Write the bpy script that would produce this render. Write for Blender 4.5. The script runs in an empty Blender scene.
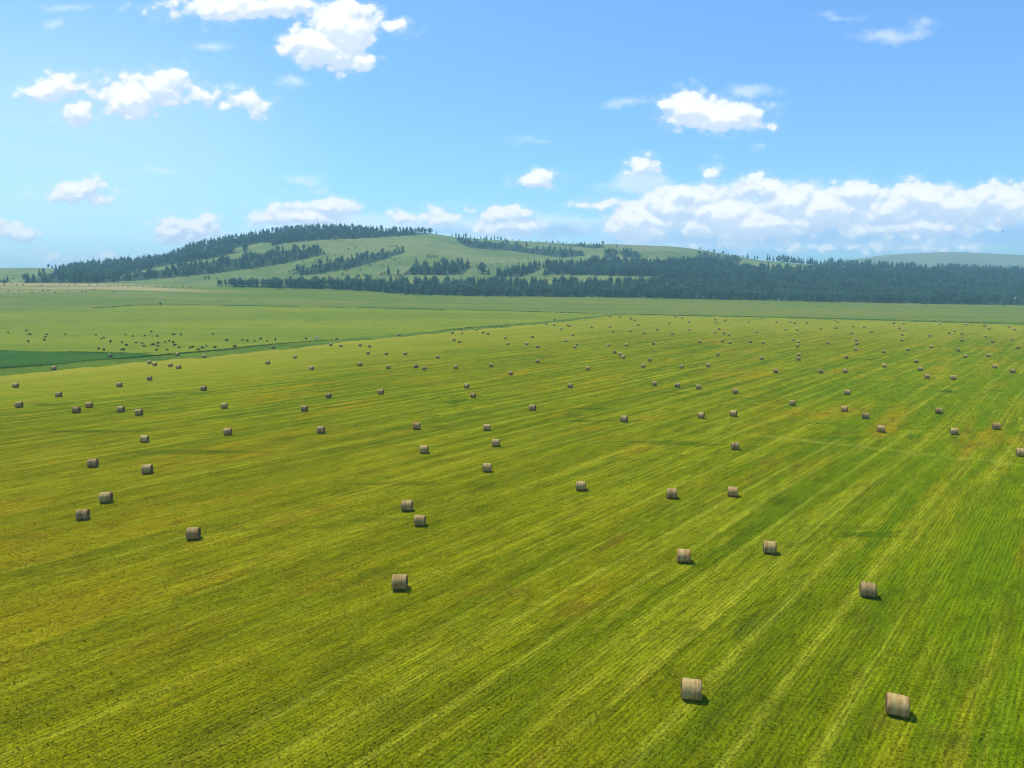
import bpy, bmesh, math, random
import numpy as np

SC = bpy.context.scene
COL = SC.collection
random.seed(7)
RNG = np.random.default_rng(11)
R = math.radians

# ------------------------------------------------------------------ camera maths
CAM_H, F_PX, PITCH = 28.0, 700.0, R(8.0)
CP, SP = math.cos(PITCH), math.sin(PITCH)


def ray(px, py):
    a = (np.asarray(px, float) - 512) / F_PX
    b = (384 - np.asarray(py, float)) / F_PX
    return a, CP + b * SP, -SP + b * CP


def project(X, Y, Z):
    d = Y * CP - (Z - CAM_H) * SP
    v = Y * SP + (Z - CAM_H) * CP
    return 512 + F_PX * X / d, 384 - F_PX * v / d


# ------------------------------------------------------------------ terrain (metres)
def tab(pts, key=1):
    p = np.array(pts, float)
    dx, dy, dz = ray(p[:, 0], p[:, key])
    return dx / dy, dz / dy


Y_FOOT = 1000.0
FOOT = [(-700, 287), (-400, 284), (0, 283), (100, 283.6), (214, 287), (250, 287.3), (310, 288.5), (370, 291), (390, 293.2), (420, 295),
        (510, 296.3), (590, 297.2), (650, 298), (768, 300.5), (824, 302), (1024, 305.5), (1300, 311), (1700, 316)]
RIDGE = [(-700, 280), (-300, 274), (-100, 271), (0, 269), (45, 268.2), (62, 269.5), (75, 266.5), (94, 264.5), (120, 263), (150, 261), (160, 259.5), (178, 254),
         (190, 248.5), (202, 245.5), (230, 240), (260, 235.5), (285, 231.5), (303, 229), (318, 228.8), (345, 229.5), (372, 231.5),
         (402, 232), (430, 233.5), (445, 235.8), (460, 238), (480, 239.8), (520, 241.5), (560, 243.7), (590, 244.5), (640, 245.5),
         (665, 246.3), (690, 248.7), (710, 252), (740, 257), (760, 260.5), (800, 264), (850, 267), (920, 268), (1024, 271.5), (1300, 276), (1700, 281)]
RIDGE_Y = [(-700, 2300), (-100, 2200), (0, 2100), (60, 1950), (200, 1900), (430, 1950), (480, 2250), (600, 2400), (700, 2350), (780, 2050), (860, 1900), (1024, 1900), (1700, 1900)]
FAR = [(780, 268), (830, 263), (870, 257.5), (890, 255), (920, 253.5), (945, 252.5), (970, 253), (1000, 254.5), (1024, 255.5), (1150, 262), (1300, 262), (1700, 266)]
fs, fz = tab(FOOT)
rs, rz = tab(RIDGE)
ys_ = np.interp(rs, (np.array([p[0] for p in RIDGE_Y]) - 512) / F_PX, [p[1] for p in RIDGE_Y])
as_, az = tab(FAR)
Y_FAR = 4300.0


def hnoise(X, Y):
    return (np.sin(X * .011 + 1.3) * np.cos(Y * .009 + .4) + .6 * np.sin(X * .023 + Y * .017) + .4 * np.sin(X * .041 - Y * .037 + 2.1))


def terrain(X, Y):
    X = np.asarray(X, float); Y = np.asarray(Y, float)
    Yc = np.maximum(Y, 60.0)
    s = X / Yc
    zf = CAM_H + Y_FOOT * np.interp(s, fs, fz)
    yr = np.interp(s, rs, ys_)
    zr = CAM_H + yr * np.interp(s, rs, rz)
    t = np.clip((Y - 420) / (Y_FOOT - 420), 0, 1)
    z = zf * t ** 1.7
    th = np.clip((Y - Y_FOOT) / (yr - Y_FOOT), 0, 1)
    g = 1 - (1 - th) ** 1.35
    bump = np.clip(th * 4, 0, 1) * np.clip((1 - th) * 4, 0, 1)
    z = np.where(Y > Y_FOOT, zf + (zr - zf) * g + bump * 2.6 * hnoise(X, Y), z)
    back = np.clip(Y - yr, 0, None)
    z = np.where(Y > yr, np.maximum(zr - .00016 * back ** 2 - .02 * back, 20 + 0 * Y), z)
    zfar = np.interp(s, as_, CAM_H + Y_FAR * az, left=-50)
    k = np.clip((Y - 2500) / (Y_FAR - 2500), 0, 1)
    far = np.where(Y <= Y_FAR, 20 + (zfar - 20) * (k * k * (3 - 2 * k)), zfar - .06 * (Y - Y_FAR))
    z = np.where((Y > 2500), np.maximum(z, far), z)
    z = z + .25 * np.sin(X * .021 + 2) * np.sin(Y * .017 + 1) * np.clip((Y - 20) / 80, 0, 1)
    return z


YS = np.concatenate([np.arange(20, 700, .75), np.arange(700, 2600, 3.0), np.arange(2600, 5400, 12.0)])


def ground_at(px, py, ymin=20):
    """world point where the line of sight to a photo point meets the terrain (nan when it meets none)"""
    dx, dy, dz = ray(px, py)
    dx, dy, dz = np.atleast_1d(dx / dy), np.atleast_1d(dy), np.atleast_1d(dz / dy)
    out = np.full((len(dx), 3), np.nan)
    ys = YS[YS >= ymin]
    for i in range(len(dx)):
        X = dx[i] * ys
        h = (CAM_H + dz[i] * ys) - terrain(X, ys)
        k = np.argmax(h <= 0)
        if h[k] > 0 or k == 0:
            continue
        f = h[k - 1] / (h[k - 1] - h[k])
        y = ys[k - 1] + f * (ys[k] - ys[k - 1])
        out[i] = (dx[i] * y, y, float(terrain(dx[i] * y, y)))
    return out


# ------------------------------------------------------------------ object helpers
def tag(o, label=None, cat=None, group=None, kind=None):
    if label: o['label'] = label
    if cat: o['category'] = cat
    if group: o['group'] = group
    if kind: o['kind'] = kind
    return o


def link(name, me, parent=None):
    o = bpy.data.objects.new(name, me)
    COL.objects.link(o)
    if parent: o.parent = parent
    return o


def np_mesh(name, V, faces_list, mats, mat_idx=None, smooth=False):
    """V (n,3); faces_list: list of integer arrays (m,k) of quads or triangles"""
    me = bpy.data.meshes.new(name)
    V = np.asarray(V, np.float32)
    me.vertices.add(len(V)); me.vertices.foreach_set('co', V.ravel())
    loops = np.concatenate([f.ravel() for f in faces_list]).astype(np.int32)
    tot = np.concatenate([np.full(len(f), f.shape[1]) for f in faces_list]).astype(np.int32)
    start = np.concatenate([[0], np.cumsum(tot)[:-1]]).astype(np.int32)
    me.loops.add(len(loops)); me.loops.foreach_set('vertex_index', loops)
    me.polygons.add(len(tot)); me.polygons.foreach_set('loop_start', start)
    if mat_idx is not None:
        me.polygons.foreach_set('material_index', np.asarray(mat_idx, np.int32))
    if smooth:
        me.polygons.foreach_set('use_smooth', np.ones(len(tot), bool))
    for m in mats: me.materials.append(m)
    me.update(calc_edges=True)
    return me


def bm_mesh(name, bm, mats, smooth=False):
    me = bpy.data.meshes.new(name)
    bm.normal_update(); bm.to_mesh(me); bm.free()
    for m in mats: me.materials.append(m)
    if smooth: me.polygons.foreach_set('use_smooth', np.ones(len(me.polygons), bool))
    return me


# ------------------------------------------------------------------ node helpers
class NT:
    def __init__(self, tree):
        self.t = tree

    def n(self, typ, **kw):
        nd = self.t.nodes.new(typ)
        for k, v in kw.items(): setattr(nd, k, v)
        return nd

    def set(self, sock, v):
        if hasattr(v, 'is_output') or isinstance(v, bpy.types.NodeSocket): self.t.links.new(v, sock)
        elif v is not None: sock.default_value = v

    def math(self, op, a, b=None, c=None, clamp=False):
        nd = self.n('ShaderNodeMath', operation=op, use_clamp=clamp)
        for s, v in zip(nd.inputs, (a, b, c)): self.set(s, v)
        return nd.outputs[0]

    def vec(self, op, a, b=None, c=None, out=0):
        nd = self.n('ShaderNodeVectorMath', operation=op)
        for s, v in zip(nd.inputs, (a, b, c)): self.set(s, v)
        return nd.outputs['Value'] if out == 'v' else nd.outputs[0]

    def noise(self, vec, scale, detail=2, rough=.5, dist=0, out='Fac'):
        nd = self.n('ShaderNodeTexNoise')
        self.set(nd.inputs['Vector'], vec); nd.inputs['Scale'].default_value = scale
        nd.inputs['Detail'].default_value = detail; nd.inputs['Roughness'].default_value = rough
        nd.inputs['Distortion'].default_value = dist
        return nd.outputs[out]

    def ramp(self, fac, lo, hi, a=0.0, b=1.0):
        nd = self.n('ShaderNodeMapRange', interpolation_type='SMOOTHSTEP')
        self.set(nd.inputs[0], fac)
        for i, v in zip((1, 2, 3, 4), (lo, hi, a, b)): nd.inputs[i].default_value = v
        return nd.outputs[0]

    def mix(self, fac, a, b, mode='MIX'):
        nd = self.n('ShaderNodeMix', data_type='RGBA', blend_type=mode)
        self.set(nd.inputs[0], fac)
        for s, v in ((nd.inputs[6], a), (nd.inputs[7], b)):
            if isinstance(v, (tuple, list)): s.default_value = (*v[:3], 1)
            else: self.set(s, v)
        return nd.outputs[2]

    def comb(self, x, y, z=0.0):
        nd = self.n('ShaderNodeCombineXYZ')
        for s, v in zip(nd.inputs, (x, y, z)): self.set(s, v)
        return nd.outputs[0]

    def sep(self, v):
        nd = self.n('ShaderNodeSeparateXYZ'); self.set(nd.inputs[0], v)
        return nd.outputs

    def attr(self, name, out='Fac'):
        nd = self.n('ShaderNodeAttribute', attribute_name=name)
        return nd.outputs[out]


def material(name, rough=.9, spec=.15):
    m = bpy.data.materials.new(name); m.use_nodes = True
    nt = NT(m.node_tree); b = m.node_tree.nodes['Principled BSDF']
    b.inputs['Roughness'].default_value = rough
    b.inputs['Specular IOR Level'].default_value = spec
    return m, nt, b


def plain(name, rgb, rough=.8, spec=.2, var=.25, scale=3.0):
    m, nt, b = material(name, rough, spec)
    tc = nt.n('ShaderNodeTexCoord')
    f = nt.noise(tc.outputs['Object'], scale, 3)
    nt.set(b.inputs['Base Color'], nt.mix(f, tuple(c * (1 - var) for c in rgb), tuple(min(1, c * (1 + var)) for c in rgb)))
    return m


# ------------------------------------------------------------------ field materials
ROW = R(40.2)


def row_coords(nt):
    g = nt.n('ShaderNodeNewGeometry')
    x, y, z = nt.sep(g.outputs['Position'])
    # a slow meander so that the mown rows are not ruler-straight
    w = nt.noise(g.outputs['Position'], .012, 2)
    wob = nt.math('MULTIPLY', nt.math('SUBTRACT', w, .5), 2.6)
    u = nt.math('ADD', nt.math('MULTIPLY', x, math.sin(ROW)), nt.math('MULTIPLY', y, math.cos(ROW)))
    v = nt.math('SUBTRACT', nt.math('MULTIPLY', x, math.cos(ROW)), nt.math('MULTIPLY', y, math.sin(ROW)))
    v = nt.math('ADD', v, wob)
    return g.outputs['Position'], x, y, u, v


def hay_field_material():
    m, nt, b = material('mown_hay', 1.0, .0)
    P, x, y, u, v = row_coords(nt)
    edge = nt.attr('edge')

    def streak(fv, fu, seed, detail=2, rough=.55):
        return nt.noise(nt.comb(nt.math('MULTIPLY', v, fv), nt.math('MULTIPLY', u, fu), seed), 1.0, detail, rough)

    big = nt.noise(P, .009, 3, .55)
    s_wide = streak(.075, .006, 3.1, 2)      # swaths of about ten metres
    s_mid = streak(.30, .018, 9.7, 3)        # windrow lines
    s_fine = streak(1.15, .05, 17.3, 3, .6)  # wheel marks
    s_row = streak(3.6, .35, 27.9, 2, .6)    # stubble rows
    speck = nt.math('ADD', nt.math('MULTIPLY', nt.noise(P, 4.6, 2, .6), .45), nt.math('MULTIPLY', nt.noise(P, 10.5, 2, .6), .55))
    blot = nt.noise(nt.comb(nt.math('MULTIPLY', v, .085), nt.math('MULTIPLY', u, .022), 2.0), 1.0, 4, .6, .4)
    blot2 = nt.noise(nt.comb(nt.math('MULTIPLY', v, .34), nt.math('MULTIPLY', u, .12), 7.0), 1.0, 3, .6, .4)

    green = (.104, .138, .0010)
    lime = (.190, .194, .0012)
    dark = (.040, .080, .004)
    gold = (.265, .190, .004)
    brown = (.135, .088, .009)
    straw = (.32, .29, .015)

    c = nt.mix(nt.ramp(nt.math('ADD', nt.math('MULTIPLY', s_wide, .5), nt.math('MULTIPLY', big, .5)), .32, .68), green, lime)
    c = nt.mix(nt.math('MULTIPLY', nt.ramp(s_mid, .42, .70), .75), c, (.235, .245, .007))
    c = nt.mix(nt.math('MULTIPLY', nt.ramp(s_mid, .50, .30), .6), c, (.070, .120, .003))
    c = nt.mix(nt.math('MULTIPLY', nt.ramp(s_fine, .54, .72), .55), c, (.285, .280, .012))
    c = nt.mix(nt.math('MULTIPLY', nt.ramp(s_fine, .46, .28), .6), c, (.055, .095, .003))
    # windrow lines about four metres apart, broken and uneven
    ph = nt.math('ABSOLUTE', nt.math('SUBTRACT', nt.math('FRACT', nt.math('DIVIDE', nt.math('ADD', v, nt.math('MULTIPLY', s_mid, 1.6)), 4.1)), .5))
    line = nt.math('MULTIPLY', nt.ramp(ph, .17, .03), nt.ramp(streak(.24, .008, 63.0, 2), .36, .58))
    c = nt.mix(nt.math('MULTIPLY', line, .44), c, (.34, .335, .022))
    c = nt.mix(nt.math('MULTIPLY', nt.math('MULTIPLY', nt.ramp(ph, .36, .46), nt.ramp(streak(.21, .012, 71.0, 3), .44, .62)), .5), c, (.060, .100, .002))
    p2 = nt.math('ABSOLUTE', nt.math('SUBTRACT', nt.math('FRACT', nt.math('DIVIDE', nt.math('ADD', v, nt.math('MULTIPLY', s_fine, .35)), 1.03)), .5))
    c = nt.mix(nt.math('MULTIPLY', nt.math('MULTIPLY', nt.ramp(p2, .10, .30), nt.ramp(streak(.5, .03, 91.0, 2), .36, .60)), .45), c, (.070, .105, .0015))
    # brown-gold dry patches
    dry = nt.math('MULTIPLY', nt.ramp(blot, .50, .68), nt.ramp(s_mid, .35, .60))
    c = nt.mix(nt.math('MULTIPLY', dry, .82), c, gold)
    c = nt.mix(nt.math('MULTIPLY', nt.math('MULTIPLY', nt.ramp(blot2, .52, .72), nt.ramp(blot, .42, .60)), .75), c, brown)
    # greener regrowth
    reg = nt.math('MULTIPLY', nt.ramp(blot, .44, .28), nt.ramp(blot2, .42, .62))
    c = nt.mix(nt.math('MULTIPLY', reg, .9), c, dark)
    wisp = nt.ramp(nt.noise(nt.comb(nt.math('MULTIPLY', x, .030), nt.math('MULTIPLY', y, .16), 5.0), 1.0, 4, .62, .5), .60, .70)
    c = nt.mix(nt.math('MULTIPLY', wisp, .75), c, (.030, .075, .003))
    # an old track crossing the rows
    tk = nt.math('ABSOLUTE', nt.math('ADD', nt.math('SUBTRACT', nt.math('SUBTRACT', y, TRK[1]), nt.math('MULTIPLY', nt.math('SUBTRACT', x, TRK[0]), TRK[2])), nt.math('MULTIPLY', nt.math('SUBTRACT', blot, .5), 9.0)))
    tk = nt.math('MULTIPLY', nt.ramp(tk, 1.9, .7), nt.math('MULTIPLY', nt.ramp(x, TRK[0] - 6, TRK[0] + 6), nt.ramp(x, TRK[3] + 10, TRK[3] - 10)))
    c = nt.mix(nt.math('MULTIPLY', tk, .45), c, (.27, .27, .03))
    # drier ground towards the near left
    c = nt.mix(nt.math('MULTIPLY', nt.math('MULTIPLY', nt.ramp(x, 45.0, -45.0), nt.ramp(y, 190.0, 60.0)), nt.math('ADD', .10, nt.math('MULTIPLY', blot2, .75))), c, (.205, .158, .003))
    # the right of the field had greened up again
    c = nt.mix(nt.math('MULTIPLY', nt.math('MULTIPLY', nt.ramp(nt.math('DIVIDE', x, nt.math('ADD', y, 20.0)), .22, .60), nt.ramp(y, 420.0, 240.0)), nt.math('MULTIPLY', nt.ramp(s_mid, .66, .40), .55)), c, (.118, .190, .001))
    # thin pale windrow remains
    thin = nt.math('MULTIPLY', nt.ramp(streak(.55, .012, 41.0, 1), .63, .70), nt.ramp(blot2, .40, .60))
    c = nt.mix(nt.math('MULTIPLY', thin, .4), c, straw)
    # stubble rows and tufts
    rowp = nt.math('SINE', nt.math('MULTIPLY', nt.math('ADD', v, nt.math('MULTIPLY', blot2, .5)), 2 * math.pi / .36))
    rowp = nt.math('MULTIPLY', nt.math('ADD', nt.math('MULTIPLY', rowp, .5), .5), nt.ramp(streak(.6, .15, 55.0, 2), .34, .58))
    amp = nt.math('ADD', nt.math('ADD', nt.math('MULTIPLY', nt.ramp(s_row, .34, .66), .38), nt.math('MULTIPLY', rowp, .42)), nt.math('MULTIPLY', nt.ramp(speck, .38, .62), .75))
    tone = nt.math('ADD', .34, nt.math('MULTIPLY', amp, .95))
    tv = nt.comb(tone, tone, tone)
    c = nt.mix(1.0, c, tv, 'MULTIPLY')
    # the field colour grows paler towards the far edge
    c = nt.mix(nt.math('MULTIPLY', nt.ramp(nt.math('DIVIDE', edge, nt.math('ADD', y, 1.0)), .75, .10), nt.math('ADD', .30, nt.math('MULTIPLY', s_wide, .5))), c, (.275, .275, .020))
    c = nt.mix(nt.math('MULTIPLY', nt.math('MULTIPLY', nt.ramp(edge, 34.0, 4.0), nt.ramp(x, 60.0, -20.0)), .42), c, (.34, .285, .035))
    nt.set(b.inputs['Base Color'], c)
    bp = nt.n('ShaderNodeBump'); bp.inputs['Strength'].default_value = .6; bp.inputs['Distance'].default_value = .16
    nt.set(bp.inputs['Height'], nt.math('ADD', nt.math('MULTIPLY', s_row, .7), speck))
    nt.set(b.inputs['Normal'], bp.outputs[0])
    return m


def sward_material(name, c1, c2, c3, f1=.02, f2=.11, stretch=.25, tan=None):
    m, nt, b = material(name, .95, .05)
    P, x, y, u, v = row_coords(nt)
    Q = nt.comb(nt.math('MULTIPLY', x, stretch), y, 0.0)
    a = nt.noise(Q, f1, 3, .6)
    d = nt.noise(P, f2, 4, .65)
    c = nt.mix(nt.ramp(a, .36, .64), c1, c2)
    c = nt.mix(nt.math('MULTIPLY', nt.ramp(d, .48, .72), .8), c, c3)
    f = nt.noise(P, .9, 3, .7)
    tv = nt.math('ADD', .72, nt.math('MULTIPLY', f, .56))
    c = nt.mix(1.0, c, nt.comb(tv, tv, tv), 'MULTIPLY')
    if tan:
        e = nt.attr('edge')
        k = nt.noise(Q, .035, 3, .6)
        w = nt.math('MULTIPLY', nt.ramp(e, tan[1], tan[2]), nt.ramp(k, .34, .58))
        w = nt.math('MULTIPLY', w, nt.ramp(nt.math('DIVIDE', x, y), tan[3], tan[4]))
        c = nt.mix(w, c, tan[0])
    nt.set(b.inputs['Base Color'], c)
    return m


def hill_material():
    m, nt, b = material('hill_meadow', .95, .05)
    g = nt.n('ShaderNodeNewGeometry'); P = g.outputs['Position']
    a = nt.noise(P, .0045, 4, .55, .5); d = nt.noise(P, .02, 4, .65); f = nt.noise(P, .12, 3, .7)
    c = nt.mix(nt.ramp(a, .36, .62), (.115, .165, .035), (.185, .215, .055))
    c = nt.mix(nt.math('MULTIPLY', nt.ramp(d, .52, .70), .55), c, (.25, .215, .085))
    c = nt.mix(nt.math('MULTIPLY', nt.ramp(d, .46, .30), .5), c, (.065, .115, .030))
    c = nt.mix(nt.math('MULTIPLY', nt.ramp(f, .56, .70), .5), c, (.035, .075, .028))
    hx, hy, hz = nt.sep(P)
    c = nt.mix(nt.math('MULTIPLY', nt.math('MULTIPLY', nt.ramp(hz, 105.0, 150.0), nt.ramp(nt.math('DIVIDE', hx, hy), .06, .14)), .65), c, (.20, .175, .06))
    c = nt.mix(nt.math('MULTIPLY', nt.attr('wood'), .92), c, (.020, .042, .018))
    nt.set(b.inputs['Base Color'], c)
    return m


_t = ground_at([745, 875], [434, 448.5])
TRK = (_t[0, 0], _t[0, 1], (_t[1, 1] - _t[0, 1]) / (_t[1, 0] - _t[0, 0]), _t[1, 0] + 25)
M_HAY = hay_field_material()
M_VERGE = sward_material('verge_grass', (.065, .115, .003), (.115, .165, .004), (.045, .085, .003), .05, .3, 1)
M_WEDGE = sward_material('green_crop', (.024, .082, .001), (.038, .104, .002), (.055, .095, .003), .03, .2, .3)
M_PAST = sward_material('pasture_grass', (.146, .186, .002), (.196, .218, .003), (.098, .150, .002), .014, .05, .22)
M_FAR = sward_material('far_grass', (.112, .160, .008), (.175, .180, .018), (.075, .135, .006), .020, .05, .10,
                       tan=((.40, .30, .13), 190.0, 20.0, -.36, -.52))
M_HILL = hill_material()

# ------------------------------------------------------------------ ground sheets, meeting edge to edge
Y0P = 220.0


def boundary(pts):
    p = np.array(pts, float)
    w = ground_at(p[:, 0], p[:, 1])
    ok = ~np.isnan(w[:, 0])
    w = w[ok]
    s = w[:, 0] / (w[:, 1] + Y0P)
    o = np.argsort(s)
    return s[o], w[o, 1]


B_HAY = boundary([(-400, 418), (-150, 391), (0, 376), (30, 373.4), (70, 368.8), (100, 366.5), (125, 363.8), (172, 359.4), (208, 357.5), (253, 352), (293, 348.8), (343, 342),
                  (384, 338.5), (421, 335), (471, 330), (509, 327), (556, 322.5), (587, 318.8), (616, 315.5), (640, 315.2), (702, 316.5),
                  (768, 317.7), (896, 321.2), (1024, 325), (1300, 334), (1700, 346)])
B_VERGE = boundary([(-400, 408), (-150, 382), (0, 368.5), (50, 365), (100, 360), (128, 358.3), (172, 354.4), (228, 349.5), (256, 346),
                    (340, 339.3), (384, 335.6), (430, 331.5), (471, 327.3), (509, 324.5), (556, 320.2), (587, 317), (616, 314.2),
                    (640, 313.9), (702, 315.0), (768, 316.3), (896, 319.4), (1024, 323), (1300, 332), (1700, 343)])
B_WEDGE = boundary([(-400, 349), (0, 351), (50, 351.5), (100, 352.5), (140, 353), (162, 355.6), (200, 362), (400, 362), (1300, 380)])
B_LINE = boundary([(-400, 314), (0, 311), (50, 310.5), (95, 308), (135, 305.3), (200, 305), (260, 306), (377, 308), (510, 311), (586, 313.4),
                   (612, 315), (640, 322), (1300, 360)])
COLS = np.unique(np.concatenate([np.linspace(-2.2, -.75, 40), np.linspace(-.75, .8, 640), np.linspace(.8, 2.2, 40)]))


def yb(B): return np.interp(COLS, B[0], B[1])


Y_hay = yb(B_HAY)
# a slightly uneven mowing edge
Y_hay = Y_hay * (1 + .006 * np.sin(COLS * 210) + .004 * np.sin(COLS * 470 + 1))
Y_verge = np.maximum(yb(B_VERGE), Y_hay + 6)
Y_wedge = np.maximum(yb(B_WEDGE), Y_verge)
Y_line = np.maximum(yb(B_LINE), Y_wedge)
Y_foot = np.maximum(Y_line, Y_FOOT)


def sheet(name, ya, yb_, rows, mat, wood=None):
    t = np.linspace(0, 1, rows + 1)[:, None]
    a = ya[None] + Y0P; b = yb_[None] + Y0P
    Yp = a * (b / a) ** t
    Y = Yp - Y0P
    X = COLS[None] * Yp
    Z = terrain(X, Y)
    nC = len(COLS)
    idx = np.arange((rows + 1) * nC).reshape(rows + 1, nC)
    keep = (yb_ - ya) > .2
    kc = keep[:-1] | keep[1:]
    q = np.stack([idx[:-1, :-1], idx[:-1, 1:], idx[1:, 1:], idx[1:, :-1]], -1)[:, kc].reshape(-1, 4)
    V = np.stack([X, Y, Z], -1).reshape(-1, 3)
    used = np.zeros(len(V), bool); used[q.ravel()] = True
    re = np.cumsum(used) - 1
    me = np_mesh(name, V[used], [re[q]], [mat], smooth=True)
    edge = (yb_[None] - Y).reshape(-1)[used]
    at = me.attributes.new('edge', 'FLOAT', 'POINT'); at.data.foreach_set('value', edge.astype(np.float32))
    if wood is not None:
        at = me.attributes.new('wood', 'FLOAT', 'POINT'); at.data.foreach_set('value', wood(V[used]).astype(np.float32))
    o = link(name, me)
    return tag(o, kind='structure')


def inside(poly, x, y):
    p = np.array(poly, float); r = np.zeros(len(x), bool); j = len(p) - 1
    for i in range(len(p)):
        c = ((p[i, 1] > y) != (p[j, 1] > y)) & (x < (p[j, 0] - p[i, 0]) * (y - p[i, 1]) / (p[j, 1] - p[i, 1] + 1e-9) + p[i, 0])
        r ^= c; j = i
    return r


# woods, traced from where their trees stand
W_SKY = [(47, 255), (433, 215), (433, 233.6), (402, 236), (372, 238), (326, 239.8), (288, 243), (262, 247.5), (211, 258.5), (173, 264.5), (140, 270.5), (100, 282.8), (60, 283), (58, 268)]
W_LOW = [(98, 283), (140, 272.5), (175, 268.5), (205, 263.5), (255, 256), (275, 251.5), (300, 249.5), (321, 249), (321, 255.5), (290, 262.5), (260, 267.5), (219, 273), (180, 277), (140, 280.5)]
W_LEFT = [(22, 283), (40, 278), (45, 274), (60, 272), (62, 283)]
W_EDGE = [(-60, 283), (-60, 278), (6, 280), (8, 283)]
W_MID = [(298, 275), (312, 266.5), (330, 263), (350, 259), (372, 254), (395, 251), (406, 250.5), (402, 254), (372, 263), (348, 269), (312, 275)]
W_COPSE = [(402, 275), (412, 267), (430, 267), (450, 265), (466, 263), (470, 268), (462, 275)]
W_COPSE2 = [(496, 277), (500, 271), (512, 270), (526, 271), (530, 267), (541, 267), (540, 270), (522, 277)]
W_STRIP = [(455, 241), (480, 241.5), (510, 244), (530, 248.5), (560, 250), (582, 250.5), (585, 256), (562, 257.5), (540, 255), (505, 250.5), (470, 248)]
W_BACK = [(546, 265.5), (582, 267), (592, 262.5), (640, 264), (680, 263), (700, 261.5), (735, 268.5), (800, 271.5), (830, 267), (848, 265), (905, 265), (925, 272), (945, 269), (1150, 274), (1150, 282), (800, 281), (640, 276.3), (546, 274.5)]
W_FRONT = [(216, 287.2), (216, 286.6), (310, 285.2), (400, 284.2), (640, 284.5), (652, 281), (760, 274), (1150, 276), (1150, 309), (1024, 305.6), (824, 302.1), (768, 300.6), (650, 298.1), (590, 297.3), (510, 296.4), (420, 295.1), (390, 293.3), (370, 291.1), (310, 288.6), (250, 287.4)]
W_TOP1 = [(619, 252), (637, 250.5), (642, 257), (624, 258)]
W_TOP2 = [(545, 244.3), (604, 245.3), (604, 248), (590, 248.5), (575, 246)]
W_TOP3 = [(700, 254), (742, 259), (736, 268.5), (700, 262)]
W_TOP4 = [(604, 250), (615, 249), (618, 259), (606, 258)]
HOLE = [(228, 251), (240, 247), (260, 243), (275, 242.5), (273, 247), (250, 250), (235, 252)]
WOODS = [W_SKY, W_LOW, W_LEFT, W_EDGE, W_MID, W_COPSE, W_COPSE2, W_STRIP, W_BACK, W_FRONT, W_TOP1, W_TOP2, W_TOP3, W_TOP4]


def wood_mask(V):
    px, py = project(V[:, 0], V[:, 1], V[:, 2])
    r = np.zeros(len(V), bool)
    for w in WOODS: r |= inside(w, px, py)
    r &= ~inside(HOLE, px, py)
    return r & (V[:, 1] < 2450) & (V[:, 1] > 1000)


sheet('hay_field', np.full_like(COLS, -150.0), Y_hay, 260, M_HAY)
sheet('verge', Y_hay, Y_verge, 6, M_VERGE)
sheet('green_crop_field', Y_verge, Y_wedge, 24, M_WEDGE)
sheet('pasture', Y_wedge, Y_line, 60, M_PAST)
sheet('far_field', Y_line, Y_foot, 60, M_FAR)
sheet('hills', Y_foot, np.full_like(COLS, 5400.0), 280, M_HILL, wood_mask)

# ------------------------------------------------------------------ hay bales
def bale_wrap_material():
    m, nt, b = material('bale_wrap', .9, .1)
    tc = nt.n('ShaderNodeTexCoord'); P = tc.outputs['Object']
    oi = nt.n('ShaderNodeObjectInfo'); rnd = oi.outputs['Random']
    x, y, z = nt.sep(P)
    off = nt.math('MULTIPLY', rnd, 37.0)
    band = nt.noise(nt.comb(nt.math('MULTIPLY', x, 2.6), off, 0.0), 1.0, 2, .6)
    fine = nt.noise(nt.comb(nt.math('MULTIPLY', x, 24.0), nt.math('MULTIPLY', y, 2.0), nt.math('ADD', nt.math('MULTIPLY', z, 2.0), off)), 1.0, 3, .6)
    lump = nt.noise(nt.vec('ADD', P, nt.comb(off, 0.0, 0.0)), 3.5, 4, .65)
    c = nt.mix(nt.ramp(band, .36, .62), (.36, .185, .055), (.49, .345, .122))
    c = nt.mix(nt.math('MULTIPLY', nt.ramp(lump, .45, .70), .6), c, (.60, .44, .18))
    c = nt.mix(nt.math('MULTIPLY', nt.ramp(nt.math('ABSOLUTE', x), .56, .70), .55), c, (.36, .16, .05))
    tv = nt.math('ADD', .60, nt.math('MULTIPLY', fine, .75))
    tv = nt.math('MULTIPLY', tv, nt.math('ADD', .74, nt.math('MULTIPLY', rnd, .42)))
    c = nt.mix(1.0, c, nt.comb(tv, tv, tv), 'MULTIPLY')
    nt.set(b.inputs['Base Color'], c)
    bp = nt.n('ShaderNodeBump'); bp.inputs['Strength'].default_value = .6; bp.inputs['Distance'].default_value = .05
    nt.set(bp.inputs['Height'], nt.math('ADD', fine, lump)); nt.set(b.inputs['Normal'], bp.outputs[0])
    return m


def bale_end_material():
    m, nt, b = material('bale_end', .95, .05)
    tc = nt.n('ShaderNodeTexCoord'); x, y, z = nt.sep(tc.outputs['Object'])
    zz = nt.math('SUBTRACT', z, .68)
    r = nt.math('SQRT', nt.math('ADD', nt.math('MULTIPLY', y, y), nt.math('MULTIPLY', zz, zz)))
    ang = nt.math('ARCTAN2', zz, y)
    n = nt.noise(tc.outputs['Object'], 9.0, 4, .7)
    sp = nt.math('SINE', nt.math('ADD', nt.math('ADD', nt.math('MULTIPLY', r, 62.0), ang), nt.math('MULTIPLY', n, 5.0)))
    c = nt.mix(nt.ramp(sp, -1.0, 1.0), (.085, .050, .020), (.22, .145, .060))
    c = nt.mix(nt.math('MULTIPLY', nt.ramp(n, .45, .65), .5), c, (.23, .17, .085))
    nt.set(b.inputs['Base Color'], c)
    return m


M_WRAP, M_END = bale_wrap_material(), bale_end_material()
BR, BL = .68, 1.28


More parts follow.
